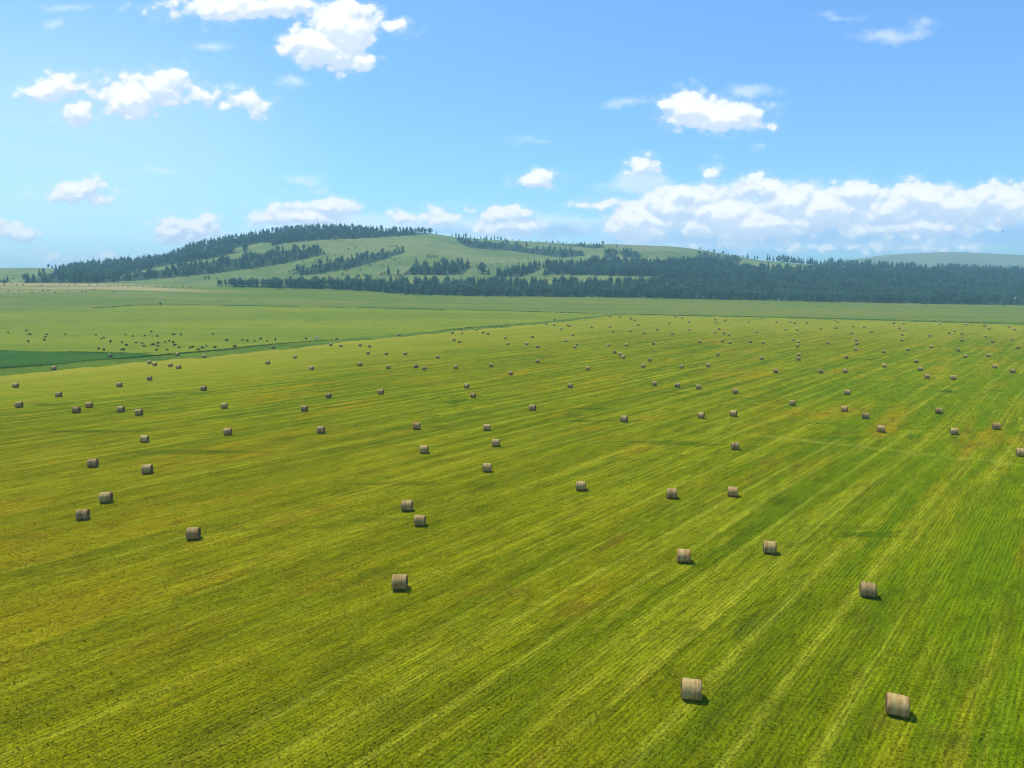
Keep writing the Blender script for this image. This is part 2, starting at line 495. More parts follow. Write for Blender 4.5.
def bale_body_mesh(seg, seed, ends):
    rr = random.Random(seed)
    prof = [(-BL / 2, BR - .075), (-BL / 2 + .015, BR - .03), (-BL / 2 + .07, BR - .004)]
    k = 8 if seg > 20 else 3
    for i in range(1, k): prof.append((-BL / 2 + .07 + (BL - .14) * i / k, BR + rr.uniform(-.012, .012)))
    prof += [(BL / 2 - .07, BR - .004), (BL / 2 - .015, BR - .03), (BL / 2, BR - .075)]
    ph = [rr.uniform(0, 6.28) for _ in range(4)]
    bm = bmesh.new(); rings = []
    for x, r in prof:
        ring = []
        for j in range(seg):
            a = 2 * math.pi * j / seg
            q = r * (1 + .012 * math.sin(3 * a + ph[0]) + .008 * math.sin(5 * a + ph[1] + x * 3))
            y, z = q * math.cos(a), q * math.sin(a)
            z = z * .985
            if z < -BR * .90: z = -BR * .90 + (z + BR * .90) * .25; y *= 1.05     # it sits flat under its own weight
            ring.append(bm.verts.new((x, y, z + BR * .925)))
        rings.append(ring)
    for a, b_ in zip(rings, rings[1:]):
        for j in range(seg):
            f = bm.faces.new((a[j], b_[j], b_[(j + 1) % seg], a[(j + 1) % seg])); f.smooth = True
    if ends:
        f = bm.faces.new(rings[0]); f.material_index = 1
        f = bm.faces.new(list(reversed(rings[-1]))); f.material_index = 1
    bmesh.ops.recalc_face_normals(bm, faces=bm.faces)
    return bm


def bale_end_mesh(seg, sgn, seed):
    rr = random.Random(seed)
    bm = bmesh.new(); last = None
    rs2 = [BR - .085, BR * .8, BR * .6, BR * .4, BR * .2]
    for i, r in enumerate(rs2):
        ring = []
        for j in range(seg):
            a = 2 * math.pi * j / seg
            y, z = r * math.cos(a), r * math.sin(a) * .985
            if z < -BR * .90: z = -BR * .90 + (z + BR * .90) * .25
            dx = 0 if i == 0 else rr.uniform(-.012, .022) + (.022 if i < 4 else .03)
            ring.append(bm.verts.new((sgn * (BL / 2 - .005 + dx), y, z + BR * .925)))
        if last:
            for j in range(seg): bm.faces.new((last[j], last[(j + 1) % seg], ring[(j + 1) % seg], ring[j]))
        last = ring
    bm.faces.new(last)
    bmesh.ops.recalc_face_normals(bm, faces=bm.faces)
    return bm


NEAR_BODY = [bm_mesh('bale_wrap', bale_body_mesh(40, k, True), [M_WRAP, M_END]) for k in range(4)]
NEAR_END = {s: [bm_mesh('bale_end', bale_end_mesh(28, s, 5 + k), [M_END]) for k in range(2)] for s in (-1, 1)}
FAR_BODY = [bm_mesh('bale_small', bale_body_mesh(16, 20 + k, True), [M_WRAP, M_END]) for k in range(3)]

BALES = [
 (693, 701.8), (901, 718.2), (399, 591), (870.5, 598.5), (684.8, 563.5), (771.3, 554.5), (191.7, 540.4), (419.4, 526.7), (80.5, 520.6), (406.4, 511.7),
 (104.1, 503.3), (672.5, 499), (733.7, 497), (581.1, 491.1), (145.8, 474.1), (486.9, 472.3), (91.2, 467.5), (1023, 456.8), (423.9, 453.8), (736, 450),
 (495.8, 446.7), (143.2, 442.6), (226.8, 435.3), (955.7, 434.8), (320.3, 433.5), (882.1, 432.5), (486.7, 430.9), (416.3, 429.7), (997.9, 429.7),
 (624.3, 422.3), (866.6, 419), (701.7, 418.5), (734, 416.5), (137.9, 415.5), (940, 413.9), (75.2, 413.2), (119.6, 412.4), (845.3, 411.9), (303.8, 411.4),
 (532.6, 410.6), (223.5, 408.6), (87.9, 407.8), (17.8, 407.6), (793.2, 405.6),
 (109.6, 357.3), (53, 370), (14.5, 387.8), (118.4, 387.1), (57.6, 397.1), (176.9, 355.9), (204, 357.8), (148.6, 364), (153.9, 365.9), (169.6, 366.8),
 (178, 368.9), (148.8, 380.5), (202.8, 390.8), (336.6, 340), (330.6, 345.9), (340.6, 346.8), (359.9, 346.5), (369.3, 347.5), (367.9, 354.5), (272.9, 348.6),
 (294.5, 358.5), (267.3, 364.5), (311.4, 370), (359.6, 366.3), (328.1, 398.1), (380.3, 394.5), (398.9, 335.9), (386.1, 355), (405, 355.3), (388.1, 368.8),
 (415.8, 368), (424.1, 370.1), (437.5, 358.6), (452.4, 333.8), (460.4, 329.6), (461.8, 334.3), (476.5, 330.5), (483, 333.5), (487.9, 335), (501, 326.9),
 (454, 341.1), (459.4, 342.8), (505.4, 339.1), (507.8, 345), (455.6, 368.8), (491.1, 366.9), (510.6, 375.3), (466.3, 388.3), (473, 397.9), (554.6, 320.5),
 (578.1, 319.5), (546.3, 324.9), (553.9, 325.6), (567.4, 325.8), (569.6, 327), (561.6, 329.8), (591.9, 328.3), (573, 336), (532.5, 337.8), (526.8, 344.9),
 (537.8, 348), (565.9, 342.1), (576.8, 345.4), (575, 348.3), (537.6, 363), (610.1, 317.4), (619.5, 318), (630.4, 318.5), (631.6, 320), (635.4, 320.9),
 (610.1, 327.5), (613, 332.4), (630.3, 331.8), (638.5, 325.6), (608.4, 346.5), (626.8, 346.3), (614.9, 353.5), (620.6, 355.8), (623.3, 358.6), (588, 370.5),
 (570.3, 388), (665.5, 315.3), (690.3, 315.5), (675.4, 317.6), (682.3, 318.5), (669.3, 323.8), (688.9, 322.8), (715.5, 320.5), (716.5, 323.8), (725.5, 320.8),
 (748.9, 322.9), (760.3, 319.1), (657.4, 330.6), (644.5, 334), (672.4, 334.6), (689.6, 330.5), (719.4, 329.8), (715.3, 333.4), (724.1, 333.8), (729.4, 335.6),
 (757.1, 333.1), (699.8, 342.8), (722.5, 342.3), (730, 343.8), (751, 342.8), (763.6, 343.8), (653.4, 344.8), (718.1, 355.8), (761.9, 359.8), (649.9, 361.4),
 (643.5, 367.6), (681.9, 368.5), (708.6, 366.9), (654.9, 385.9), (677.8, 387.6), (698.9, 389.5), (735.9, 393.8), (776.6, 322.8), (790.3, 322.5), (794.9, 323.8),
 (807.1, 323.8), (835.5, 320.9), (838.5, 322.9), (785.8, 330.3), (797.5, 330.8), (820.9, 329.4), (836.1, 328.8), (853.6, 327.3), (864.5, 327.6), (872, 332.5),
 (851.9, 334.1), (793.4, 340.6), (799, 343.1), (797.8, 347.5), (798.9, 356.4), (798.9, 360.5), (828, 344.3), (856.4, 341.5), (857.5, 344.9), (856.3, 350.8),
 (884.5, 353.3), (846.9, 358.6), (884.9, 367.6), (776.3, 372.9), (821.5, 373.5), (845.8, 372.9), (848.1, 394.9), (894.1, 323.8), (915.4, 321.5), (934.4, 321.5),
 (944.1, 322.3), (940.1, 324.8), (904, 324.3), (966.1, 325.1), (984.8, 326.6), (1009.5, 327.4), (989.6, 329.3), (1014.9, 330.4), (899.8, 329), (904.4, 331),
 (955, 331.5), (949.8, 334), (962.4, 334.5), (902.5, 335.6), (930, 336.6), (986.3, 337.5), (1013.1, 340.3), (902.3, 341.5), (962.4, 341.6), (993.3, 342.8),
 (908.9, 350.8), (931.8, 348), (1018.8, 348.9), (959, 351.6), (966.3, 357.9), (989, 357), (917, 362.9), (920.9, 370.9), (995.6, 368.4), (1013.5, 373.1),
 (927.9, 378.6), (954.1, 379.8)]
MANUAL = {
 0: 'large front hay bale wrapped grey green with a rust brown band on its side',
 1: 'largest hay bale of all, pale wrap between rusty edges, near the bottom corner',
 2: 'single brown hay bale standing alone low in the field below the hill summit',
 3: 'hay bale with rusty striped wrap standing behind the largest bale of all',
 4: 'pale topped hay bale left of and slightly nearer than its brown twin',
 5: 'brown hay bale right of and slightly behind its pale topped twin',
 6: 'large hay bale showing its dark end, alone low on the left side of field',
 7: 'nearer bale of the close diagonal pair in the middle of the field',
 8: 'nearer bale of the pair one behind the other near the left edge',
 9: 'farther bale of the close diagonal pair in the middle of the field',
 10: 'farther bale of the pair one behind the other near the left edge',
 11: 'left hay bale of the level pair behind the two brown and pale twins',
 12: 'right hay bale of the level pair, beside a pale straw streak',
 13: 'lone hay bale between the diagonal pair and the level pair'}
ORD = ['first', 'second', 'third', 'fourth', 'fifth', 'sixth', 'seventh', 'eighth', 'ninth', 'tenth', 'eleventh', 'twelfth', 'thirteenth', 'fourteenth', 'fifteenth', 'sixteenth', 'seventeenth', 'eighteenth', 'nineteenth', 'twentieth']
ANCH = [(165, 'under the cattle herd'), (300, "under the hill's wooded flank"), (432, 'under the forested summit'), (520, 'under the bald hilltop'),
        (640, 'under the hayfield corner'), (770, 'under the olive hill crest'), (885, 'under the skyline pines'), (2000, 'under the faint distant ridge')]
BANDS = [(327.2, 'tiny hay bale by the far field edge'), (337, 'tiny hay bale just inside the far edge'), (352, 'small hay bale in the far field'), (376, 'small hay bale in mid field'),
         (400, 'hay bale just past mid field'), (425, 'hay bale in the nearer field'), (481, 'fair sized hay bale further forward')]


def cell_labels(items, anch, bands):
    """items: list of (px, py); a label per item from what it stands below and how far out, counted from the left within"""
    cells = {}
    for i, (px, py) in enumerate(items):
        a = next(k for k, (lim, _) in enumerate(anch) if px < lim)
        b = next(k for k, (lim, _) in enumerate(bands) if py < lim)
        cells.setdefault((a, b), []).append(i)
    out = {}
    for (a, b), idx in cells.items():
        idx.sort(key=lambda i: items[i][0])
        for k, i in enumerate(idx):
            base = f'{bands[b][1]} {anch[a][1]}'
            if len(idx) == 1: out[i] = base + ', standing alone there'
            elif len(idx) == 2: out[i] = base + (', left of two' if k == 0 else ', right of two')
            elif k * 2 < len(idx): out[i] = base + f', {ORD[k]} from left'
            else: out[i] = base + f', {ORD[len(idx) - 1 - k]} from right'
    return out


rest = [i for i in range(len(BALES)) if i not in MANUAL]
lab = cell_labels([BALES[i] for i in rest], ANCH, BANDS)
LAB = dict(MANUAL); LAB.update({rest[k]: v for k, v in lab.items()})
BP = ground_at([b[0] for b in BALES], [b[1] for b in BALES])
rb = random.Random(3)
protos = {}
for i, ((px, py), w) in enumerate(zip(BALES, BP)):
    if np.isnan(w[0]): continue
    X, Y, Z = w
    az_ = math.atan2(X, Y)
    dist = math.hypot(X, Y)
    turn = -az_ * .60 - R(rb.uniform(1, 6) if py > 425 else rb.uniform(0, 16))
    sc = rb.uniform(.96, 1.05) * (1.0 if py > 345 else 1.0 + .10 * (345 - py) / 30)
    name = 'hay_bale'
    if py > 385:
        if 'near' not in protos:
            root = bpy.data.objects.new(name, None); COL.objects.link(root); root.empty_display_size = .5
            kids = [link('wrap', NEAR_BODY[0], root), link('end_face', NEAR_END[-1][0], root), link('end_face', NEAR_END[1][0], root)]
            protos['near'] = (root, kids)
        else:
            r0, k0 = protos['near']
            root = r0.copy(); COL.objects.link(root); kids = []
            for k in k0:
                c = k.copy(); c.parent = root; COL.objects.link(c); kids.append(c)
        v = rb.randrange(4)
        kids[0].data = NEAR_BODY[v]; kids[1].data = NEAR_END[-1][v % 2]; kids[2].data = NEAR_END[1][v % 2]
    else:
        root = link(name, FAR_BODY[rb.randrange(3)])
    root.location = (X, Y + BR * .75, Z - .02)
    root.rotation_euler = (0, 0, turn)
    root.scale = (sc, sc, sc)
    tag(root, LAB[i], 'hay bale', 'round hay bales lying across the mown field')

# specks on the tan strip far away
DOTS = [(4, 285), (11.8, 283.6), (17, 285.2), (23, 285), (41.5, 285.7), (60.5, 285.3), (69, 285.5), (75, 285.4), (89, 285.4), (97, 285.3), (8, 291.5), (18.6, 291.2), (32, 292.5), (43, 291), (48, 291.2),
        (55.5, 292.6), (68.3, 291.5), (82, 292.3), (86, 292), (94, 290), (109, 286), (118, 286.5), (123, 286), (128, 287), (131, 286), (136, 286), (149, 286.5), (154.5, 286.4), (157, 286.5), (164, 286.7), (171.5, 287), (183, 287), (190, 287), (114, 291.8)]
DP = ground_at([d[0] for d in DOTS], [d[1] for d in DOTS])
for (px, py), w in zip(DOTS, DP):
    if np.isnan(w[0]): continue
    o = link('hay_bale', FAR_BODY[rb.randrange(3)])
    o.location = (w[0], w[1], w[2]); o.rotation_euler = (0, 0, rb.uniform(-.6, .6)); o.scale = (1.15,) * 3
    strip = 'upper' if py < 288.5 else 'lower'
    tag(o, f'speck of a brown hay bale on the {strip} tan strip before the hill', 'hay bale', f'distant bales on the {strip} tan strip')

# ------------------------------------------------------------------ cattle
M_COW = plain('black_hide', (.012, .011, .010), .7, .2, .3, 2)
M_CALF = plain('cream_hide', (.55, .50, .42), .8, .1, .2, 2)


def cow_mesh(name, mat, graze, seed):
    """one skin-modifier body: barrel, four jointed legs, neck, head and tail"""
    rr = random.Random(seed)
    V, E, Rad = [], [], []

    def chain(pts, root=None):
        last = root
        for (x, y, z, r) in pts:
            V.append((x, y, z)); Rad.append(r); k = len(V) - 1
            if last is not None: E.append((last, k))
            last = k
        return last
    chain([(0, 0, .95, .47), (.36, 0, .96, .44), (.62, 0, 1.02, .36)])         # 0 belly, 1 chest, 2 shoulder
    chain([(-.36, 0, .98, .45), (-.66, 0, 1.04, .36)], 0)                      # 3 loin, 4 rump
    for sy in (-1, 1):
        sw = rr.uniform(-.12, .12)
        chain([(.56, sy * .22, .72, .12), (.55 + sw * .5, sy * .22, .42, .075), (.56 + sw, sy * .22, .05, .06)], 1)
        sw = rr.uniform(-.12, .12)
        chain([(-.64, sy * .23, .76, .16), (-.70 + sw * .4, sy * .23, .46, .075), (-.64 + sw, sy * .23, .05, .06)], 3)
    chain([(-.92, 0, .95, .035), (-.95, 0, .45, .03)], 4)
    if graze: chain([(.98, .04, .86, .17), (1.20, .06, .52, .13), (1.32, .06, .22, .10), (1.36, .06, .06, .07)], 2)
    else: chain([(.98, .05, 1.20, .18), (1.18, .08, 1.36, .15), (1.42, .10, 1.28, .12), (1.58, .11, 1.20, .085)], 2)
    if graze: hx, hz = 1.20, .52
    else: hx, hz = 1.18, 1.40
    me = bpy.data.meshes.new(name); me.from_pydata(V, E, [])
    o = bpy.data.objects.new('cow_build', me); COL.objects.link(o)
    sk = o.modifiers.new('skin', 'SKIN')
    for i, r in enumerate(Rad):
        me.skin_vertices[0].data[i].radius = (r, r)
        me.skin_vertices[0].data[i].use_root = (i == 0)
    ss = o.modifiers.new('smooth', 'SUBSURF'); ss.levels = 1; ss.render_levels = 1
    dg = bpy.context.evaluated_depsgraph_get()
    m2 = bpy.data.meshes.new_from_object(o.evaluated_get(dg))
    bpy.data.objects.remove(o)
    bm = bmesh.new(); bm.from_mesh(m2)
    for sy in (-1, 1):                                                         # ears
        a = bm.verts.new((hx, sy * .10, hz + .06)); b_ = bm.verts.new((hx + .05, sy * .30, hz + .07)); c = bm.verts.new((hx + .10, sy * .12, hz)); d = bm.verts.new((hx + .03, sy * .13, hz - .04))
        bm.faces.new((a, b_, c)); bm.faces.new((c, b_, d)); bm.faces.new((d, b_, a)); bm.faces.new((a, c, d))
    bmesh.ops.recalc_face_normals(bm, faces=bm.faces)
    m2.materials.clear()
    out = bm_mesh(name, bm, [mat], True)
    return out


COWS_M = [cow_mesh('cow_body', M_COW, True, 1), cow_mesh('cow_body', M_COW, True, 2), cow_mesh('cow_body', M_COW, False, 3)]
CALF_M = cow_mesh('calf_body', M_CALF, True, 4)
COWS = [(8.3, 333.5), (26.6, 331.5), (30, 335.5), (28.5, 342.5), (47, 335.5), (45.6, 338), (44.4, 341), (65.3, 335), (96, 336), (104, 338.5), (101.6, 339.5), (110.5, 342.5), (121.9, 343.5),
        (126.5, 346.3), (125.6, 335.5), (98.5, 349.6), (104, 351), (123.1, 351), (151.4, 332.5), (133, 337), (144.9, 336.5), (157.4, 337), (173.6, 335.5), (181.1, 335.5), (136, 343.8), (142, 344.3),
        (165.3, 343), (169.3, 342), (173.3, 343.5), (153, 346), (158, 344), (158, 347), (174.9, 346.3), (179, 348.5), (156.8, 351), (167, 351), (144.3, 347.3), (190.1, 349), (192.8, 348), (202.4, 349),
        (206.5, 346.8), (214.9, 348.5), (198.3, 350.8), (212.8, 335), (227, 341.6), (247.1, 341.5), (242.8, 341), (254.5, 341.8), (234.9, 347.8), (260.6, 339.8), (267, 342), (275.3, 340.8), (306, 339.8)]
CANCH = [(38, 'at the left end of the herd'), (80, 'in the sparse part of the herd'), (112, 'above the dark green crop'), (134, 'where the dark crop narrows'), (150, "left of the herd's thick"),
         (162, "in the herd's thickest knot"), (186, 'above the six clustered bales'), (216, 'along the pasture edge ditch'), (256, 'right of the thick herd'), (2000, 'trailing towards the right end')]
CBANDS = [(340, 'black cow in the upper row'), (400, 'black cow in the lower row')]
CL = cell_labels(COWS, CANCH, CBANDS)
CPn = ground_at([c[0] for c in COWS], [c[1] for c in COWS])
rc = random.Random(5)
for i, w in enumerate(CPn):
    o = link('cow', COWS_M[rc.choice((0, 0, 1, 1, 2))])
    o.location = (w[0], w[1], w[2] - .01)
    o.rotation_euler = (0, 0, rc.uniform(0, 6.283)); o.scale = (rc.uniform(.60, .94),) * 3
    tag(o, CL[i], 'cow', 'black cattle grazing the pasture')
PALE = [(311, 340.2), (314.7, 339.9), (316.6, 338.3), (319, 339.2)]
for k, w in enumerate(ground_at([c[0] for c in PALE], [c[1] for c in PALE])):
    o = link('calf', CALF_M); o.location = (w[0], w[1], w[2] - .01); o.rotation_euler = (0, 0, rc.uniform(0, 6)); o.scale = (.72,) * 3
    tag(o, f"tiny cream calf beside the herd's last black cow, {ORD[k]} from left", 'calf', 'cream calves beside the last cow')

# ------------------------------------------------------------------ trees
def leaf_material(name, c1, c2):
    m, nt, b = material(name, .9, .1)
    g = nt.n('ShaderNodeNewGeometry'); P = g.outputs['Position']
    a = nt.noise(P, .09, 2, .6); f = nt.noise(P, .9, 2, .6)
    k = nt.math('ADD', nt.math('MULTIPLY', a, .65), nt.math('MULTIPLY', f, .35))
    c = nt.mix(nt.ramp(k, .36, .64), c1, c2)
    # stands of different kinds and ages
    st = nt.noise(nt.vec('MULTIPLY', P, (1.0, .6, 0.0)), .016, 3, .6, .4)
    c = nt.mix(nt.math('MULTIPLY', nt.ramp(st, .50, .64), .5), c, tuple(v * 1.35 for v in c2))
    c = nt.mix(nt.math('MULTIPLY', nt.ramp(st, .48, .36), .5), c, tuple(v * .7 for v in c1))
    nt.set(b.inputs['Base Color'], c)
    # leaves let light through
    tr = nt.n('ShaderNodeBsdfTranslucent'); nt.set(tr.inputs[0], c)
    mx = nt.n('ShaderNodeMixShader'); mx.inputs[0].default_value = .42
    nt.t.links.new(b.outputs[0], mx.inputs[1]); nt.t.links.new(tr.outputs[0], mx.inputs[2])
    nt.t.links.new(mx.outputs[0], nt.t.nodes['Material Output'].inputs['Surface'])
    return m


M_NEEDLE = leaf_material('conifer_needles', (.048, .118, .090), (.075, .165, .110))  # needle and leaf colours carry part of the distant haze's blue-green
M_LEAF = leaf_material('broad_leaves', (.050, .122, .076), (.090, .180, .095))
M_BARK = plain('bark', (.11, .085, .065), .9, .1, .3, 1.5)


def trunk_geo(h, r, top=.9, seg=5):
    V, Fq = [], []
    zs = [(-.5, 1.15), (h * .3, .8), (h * top, .22)]
    for z, k in zs:
        for j in range(seg):
            a = 2 * math.pi * j / seg
            V.append((r * k * math.cos(a), r * k * math.sin(a), z))
    for i in range(len(zs) - 1):
        for j in range(seg):
            Fq.append((i * seg + j, i * seg + (j + 1) % seg, (i + 1) * seg + (j + 1) % seg, (i + 1) * seg + j))
    return np.array(V), np.array(Fq)


def conifer_crown(h, w, n, seed, base=.12):
    """drooping sprays round the stem, ragged in outline"""
    r = np.random.default_rng(seed)
    V, Fq = [], []
    lop = r.uniform(.7, 1.2, 5)
    for i in range(n):
        t = r.uniform(0, 1) ** 1.25
        z = h * (base + (1 - base) * t)
        a = r.uniform(0, 6.283)
        rad = w * .5 * (1 - t ** 1.5) ** .95 * lop[int(a / 6.2832 * 5) % 5] * r.uniform(.55, 1.12) + .25
        d = np.array((math.cos(a), math.sin(a), 0)); s = np.array((-d[1], d[0], 0))
        wd = .32 * rad + .45
        p0 = np.array((0, 0, z + rad * .18)); p1 = d * rad * .62 + (0, 0, z + .05 * rad); p2 = d * rad + (0, 0, z - rad * .38)
        up = np.array((0, 0, r.uniform(-.35, .35) * wd))
        k = len(V)
        V += [p0, p1 + s * wd + up, p2, p1 - s * wd - up]
        Fq.append((k, k + 1, k + 2, k + 3))
        if r.uniform() < .55:        # hanging twig curtain gives the spray its depth
            k = len(V); dz = np.array((0, 0, -(.5 + .22 * rad)))
            V += [p0 * .6 + p1 * .4, p2, p2 + dz * .6 + s * .3, p1 + dz]
            Fq.append((k, k + 1, k + 2, k + 3))
    k = len(V); V += [np.array((0, 0, h * 1.0)), np.array((.35, .1, h * .9)), np.array((-.15, .33, h * .88)), np.array((-.2, -.33, h * .9))]
    Fq += [(k, k + 1, k + 2, k + 2), (k, k + 2, k + 3, k + 3), (k, k + 3, k + 1, k + 1)]
    F4 = np.array([f for f in Fq if f[2] != f[3]]); F3 = np.array([f[:3] for f in Fq if f[2] == f[3]])
    return np.array(V), F4, F3


def broad_crown(h, w, n, seed, base=.07):
    r = np.random.default_rng(seed)
    V, Fq = [], []
    blobs = [(r.uniform(-.22, .22) * w, r.uniform(-.22, .22) * w, h * r.uniform(base + .14, .84), w * r.uniform(.24, .40)) for _ in range(7)] + [(0, 0, h * .62, w * .42), (0, 0, h * .85, w * .26)]
    for i in range(n):
        bx, by, bz, br = blobs[r.integers(len(blobs))]
        d = r.normal(size=3); d /= np.linalg.norm(d)
        q = np.array((bx, by, bz)) + d * br * r.uniform(.45, 1.05) * (1, 1, min(1.15, h / w * .75))
        q[2] = max(q[2], h * base * r.uniform(.7, 1.2))
        nrm = d * .8 + r.normal(size=3) * .5; nrm /= np.linalg.norm(nrm)
        a = np.cross(nrm, (0.13, .31, .94)); a /= np.linalg.norm(a); b_ = np.cross(nrm, a)
        sz = w * r.uniform(.075, .15)
        k = len(V)
        V += [q + a * sz, q + b_ * sz * .8 + nrm * sz * .25, q - a * sz, q - b_ * sz * .8 - nrm * sz * .15]
        Fq.append((k, k + 1, k + 2, k + 3))
    return np.array(V), np.array(Fq), np.zeros((0, 3), int)


CON, BRO = [], []
for k in range(5): CON.append((conifer_crown(1.0 * 20, (8.0, 9.2, 7.2, 10.5, 8.6)[k], 95, 100 + k), trunk_geo(20, .28)))
for k in range(4): BRO.append((broad_crown(15, (10, 12, 9, 13)[k], 140, 200 + k), trunk_geo(15, .3, .7)))
CONM = [bm for bm in range(0)]


def shrink(proto, keep, seed):
    """fewer faces for trees deep in a wood"""
    (V, F4, F3), tr = proto
    r = np.random.default_rng(seed); sel = r.random(len(F4)) < keep
    return (V, F4[sel], F3), tr


CON_MESH = [(np_mesh('conifer_crown', c[0], [c[1], c[2]], [M_NEEDLE]), np_mesh('conifer_trunk', t[0], [t[1]], [M_BARK])) for c, t in CON]
BRO_MESH = [(np_mesh('broad_crown', c[0], [c[1]], [M_LEAF]), np_mesh('broad_trunk', t[0], [t[1]], [M_BARK])) for c, t in BRO]


def tree_thing(p, h, kind, label, group, rr):
    P = CON_MESH if kind == 'conifer' else BRO_MESH
    crown, trunk = P[rr.randrange(len(P))]
    s = h / (20 if kind == 'conifer' else 15)
    root = bpy.data.objects.new('conifer_tree' if kind == 'conifer' else 'broadleaf_tree', None); COL.objects.link(root)
    root.location = p; root.rotation_euler = (0, 0, rr.uniform(0, 6.28)); root.scale = (s * rr.uniform(.85, 1.15), s * rr.uniform(.85, 1.15), s)
    link('trunk', trunk, root); link('crown', crown, root)
    return tag(root, label, 'tree', group)


def wood(name, label, cat, polys, dens, hr, con_share, seed, hole=None, gaps=0.0):
    """a distant wood that reads as one mass: one mesh of many whole trees"""
    r = np.random.default_rng(seed)
    pts = []
    for poly in polys:
        p = np.array(poly, float); x0, y0 = p.min(0); x1, y1 = p.max(0)
        n = int((x1 - x0) * (y1 - y0) * dens)
        x, y = r.uniform(x0, x1, n), r.uniform(y0, y1, n)
        k = inside(poly, x, y)
        if hole: k &= ~inside(hole, x, y)
        if gaps:
            g = np.sin(x * .33 + y * .41 + seed) + .8 * np.sin(x * .13 - y * .62 + 2 * seed) + .5 * np.sin(x * .71 + y * 1.1)
            k &= r.uniform(-1, 1, n) * .8 < g + gaps
        x = x + r.normal(size=n) * 1.3; y = y + r.normal(size=n) * .45
        pts.append(ground_at(x[k], y[k], 960))
    pts = np.concatenate(pts); pts = pts[~np.isnan(pts[:, 0])]; pts = pts[pts[:, 1] < 2500]
    Vs, Q, T, mi4, mi3, nb = [], [], [], [], [], 0
    for i, p in enumerate(pts):
        con = r.random() < con_share
        proto = CON[r.integers(len(CON))] if con else BRO[r.integers(len(BRO))]
        (V, F4, F3), (tv, tq) = proto
        keep = r.random(len(F4)) < .8
        h = r.uniform(*hr) * (1 if con else .82) / (20 if con else 15)
        a = r.uniform(0, 6.283); c_, s_ = math.cos(a) * h * r.uniform(.85, 1.2), math.sin(a) * h
        M = np.array([[c_, -s_, 0], [s_, c_, 0], [0, 0, h]])
        Vs.append(V @ M.T + p); Q.append(F4[keep] + nb); mi4.append(np.full(keep.sum(), 0 if con else 1))
        if len(F3): T.append(F3 + nb); mi3.append(np.zeros(len(F3)))
        nb += len(V)
        Vs.append(tv @ M.T + p); Q.append(tq + nb); mi4.append(np.full(len(tq), 2)); nb += len(tv)
    fl = [np.concatenate(Q)]; mi = [np.concatenate(mi4)]
    if T: fl.append(np.concatenate(T)); mi.append(np.concatenate(mi3))
    me = np_mesh(name, np.concatenate(Vs), fl, [M_NEEDLE, M_LEAF, M_BARK], np.concatenate(mi))
    print(name, len(pts), 'trees')
    return tag(link(name, me), label, cat, kind='stuff')


wood('summit_forest', "dark conifer forest covering the hill's summit and left flank", 'forest', [W_SKY], .30, (13, 18), .6, 1, HOLE)
wood('lower_flank_forest', 'long band of dark forest along the lower left flank of the hill', 'forest', [W_LOW, W_LEFT, W_EDGE], .22, (8, 16), .6, 2, gaps=.35)
wood('mid_slope_forest', 'tapering strip of trees slanting across the middle of the hill slope', 'forest', [W_MID], .24, (6, 13), .4, 3, gaps=.25)
wood('copse_forest', 'dark copse of mixed trees low on the slope under the bald hilltop', 'forest', [W_COPSE, W_COPSE2], .22, (11, 18), .6, 4, gaps=.6)
wood('ridge_belt_forest', 'dark belt of forest under the ridge right of the bald hilltop', 'forest', [W_STRIP, W_TOP1, W_TOP2, W_TOP3, W_TOP4], .30, (8, 15), .6, 5, gaps=.3)
wood('back_forest', 'hazy blue green forest on the rising ground behind the front treeline', 'forest', [W_BACK], .26, (13, 20), .55, 6)
wood('front_forest', 'dense dark forest running along the far edge of the fields', 'forest', [W_FRONT], .16, (12, 18), .30, 7)

rt = random.Random(21)
# front row of the wood, each tree its own thing
xs, x = [], 218.0
while x < 1040:
    xs.append(x); x += rt.uniform(2.6, 4.8) if x < 320 else rt.uniform(5.0, 9.2)
ft = np.array(FOOT)
frow = [(x, float(np.interp(x, ft[:, 0], ft[:, 1])) - rt.uniform(.05, .5)) for x in xs]
TANCH = [(300, 'at the open left end of the wood'), (380, 'above the tan field crest'), (440, 'where the field crest dips'), (520, 'below the round copse tree'), (600, 'below the long green gap'),
         (680, 'above the hayfield corner'), (760, 'below the olive hill crest'), (840, 'below the skyline pines'), (920, 'below the dark rounded wood'), (2000, 'below the faint distant ridge')]
tl = cell_labels(frow, TANCH, [(999, 'front row tree')])
fw = ground_at([f[0] for f in frow], [f[1] for f in frow], 900)
for i, w in enumerate(fw):
    if np.isnan(w[0]): w = (ray(*frow[i])[0] / ray(*frow[i])[1] * 1003, 1003, 0); w = (w[0], w[1], float(terrain(w[0], w[1])))
    kind = 'conifer' if rt.random() < (.04 if xs[i] < 330 else .3) else 'broadleaf'
    h = rt.uniform(9.5, 13.5) if xs[i] < 310 else rt.uniform(11, 18)
    tree_thing((w[0], w[1] + 2, w[2]), h, kind, tl[i].replace('tree', 'conifer' if kind == 'conifer' else 'broadleaf tree', 1), 'front row trees of the wood', rt)


def on_ridge(px, back=0):
    s = (px - 512) / F_PX
    a, dy, dz = ray(px, float(np.interp(px, [p[0] for p in RIDGE], [p[1] for p in RIDGE])))
    s = a / dy
    Y = float(np.interp(s, rs, ys_)) - back
    return (s * Y, Y, float(terrain(s * Y, Y)))


sky = []


def skyline(x0, x1, step, hr, con, gap=()):
    x = x0
    while x < x1:
        if not any(g0 < x < g1 for g0, g1 in gap): sky.append((x, rt.uniform(*hr), 'conifer' if rt.random() < con else 'broadleaf'))
        x += step * rt.uniform(.6, 1.4)


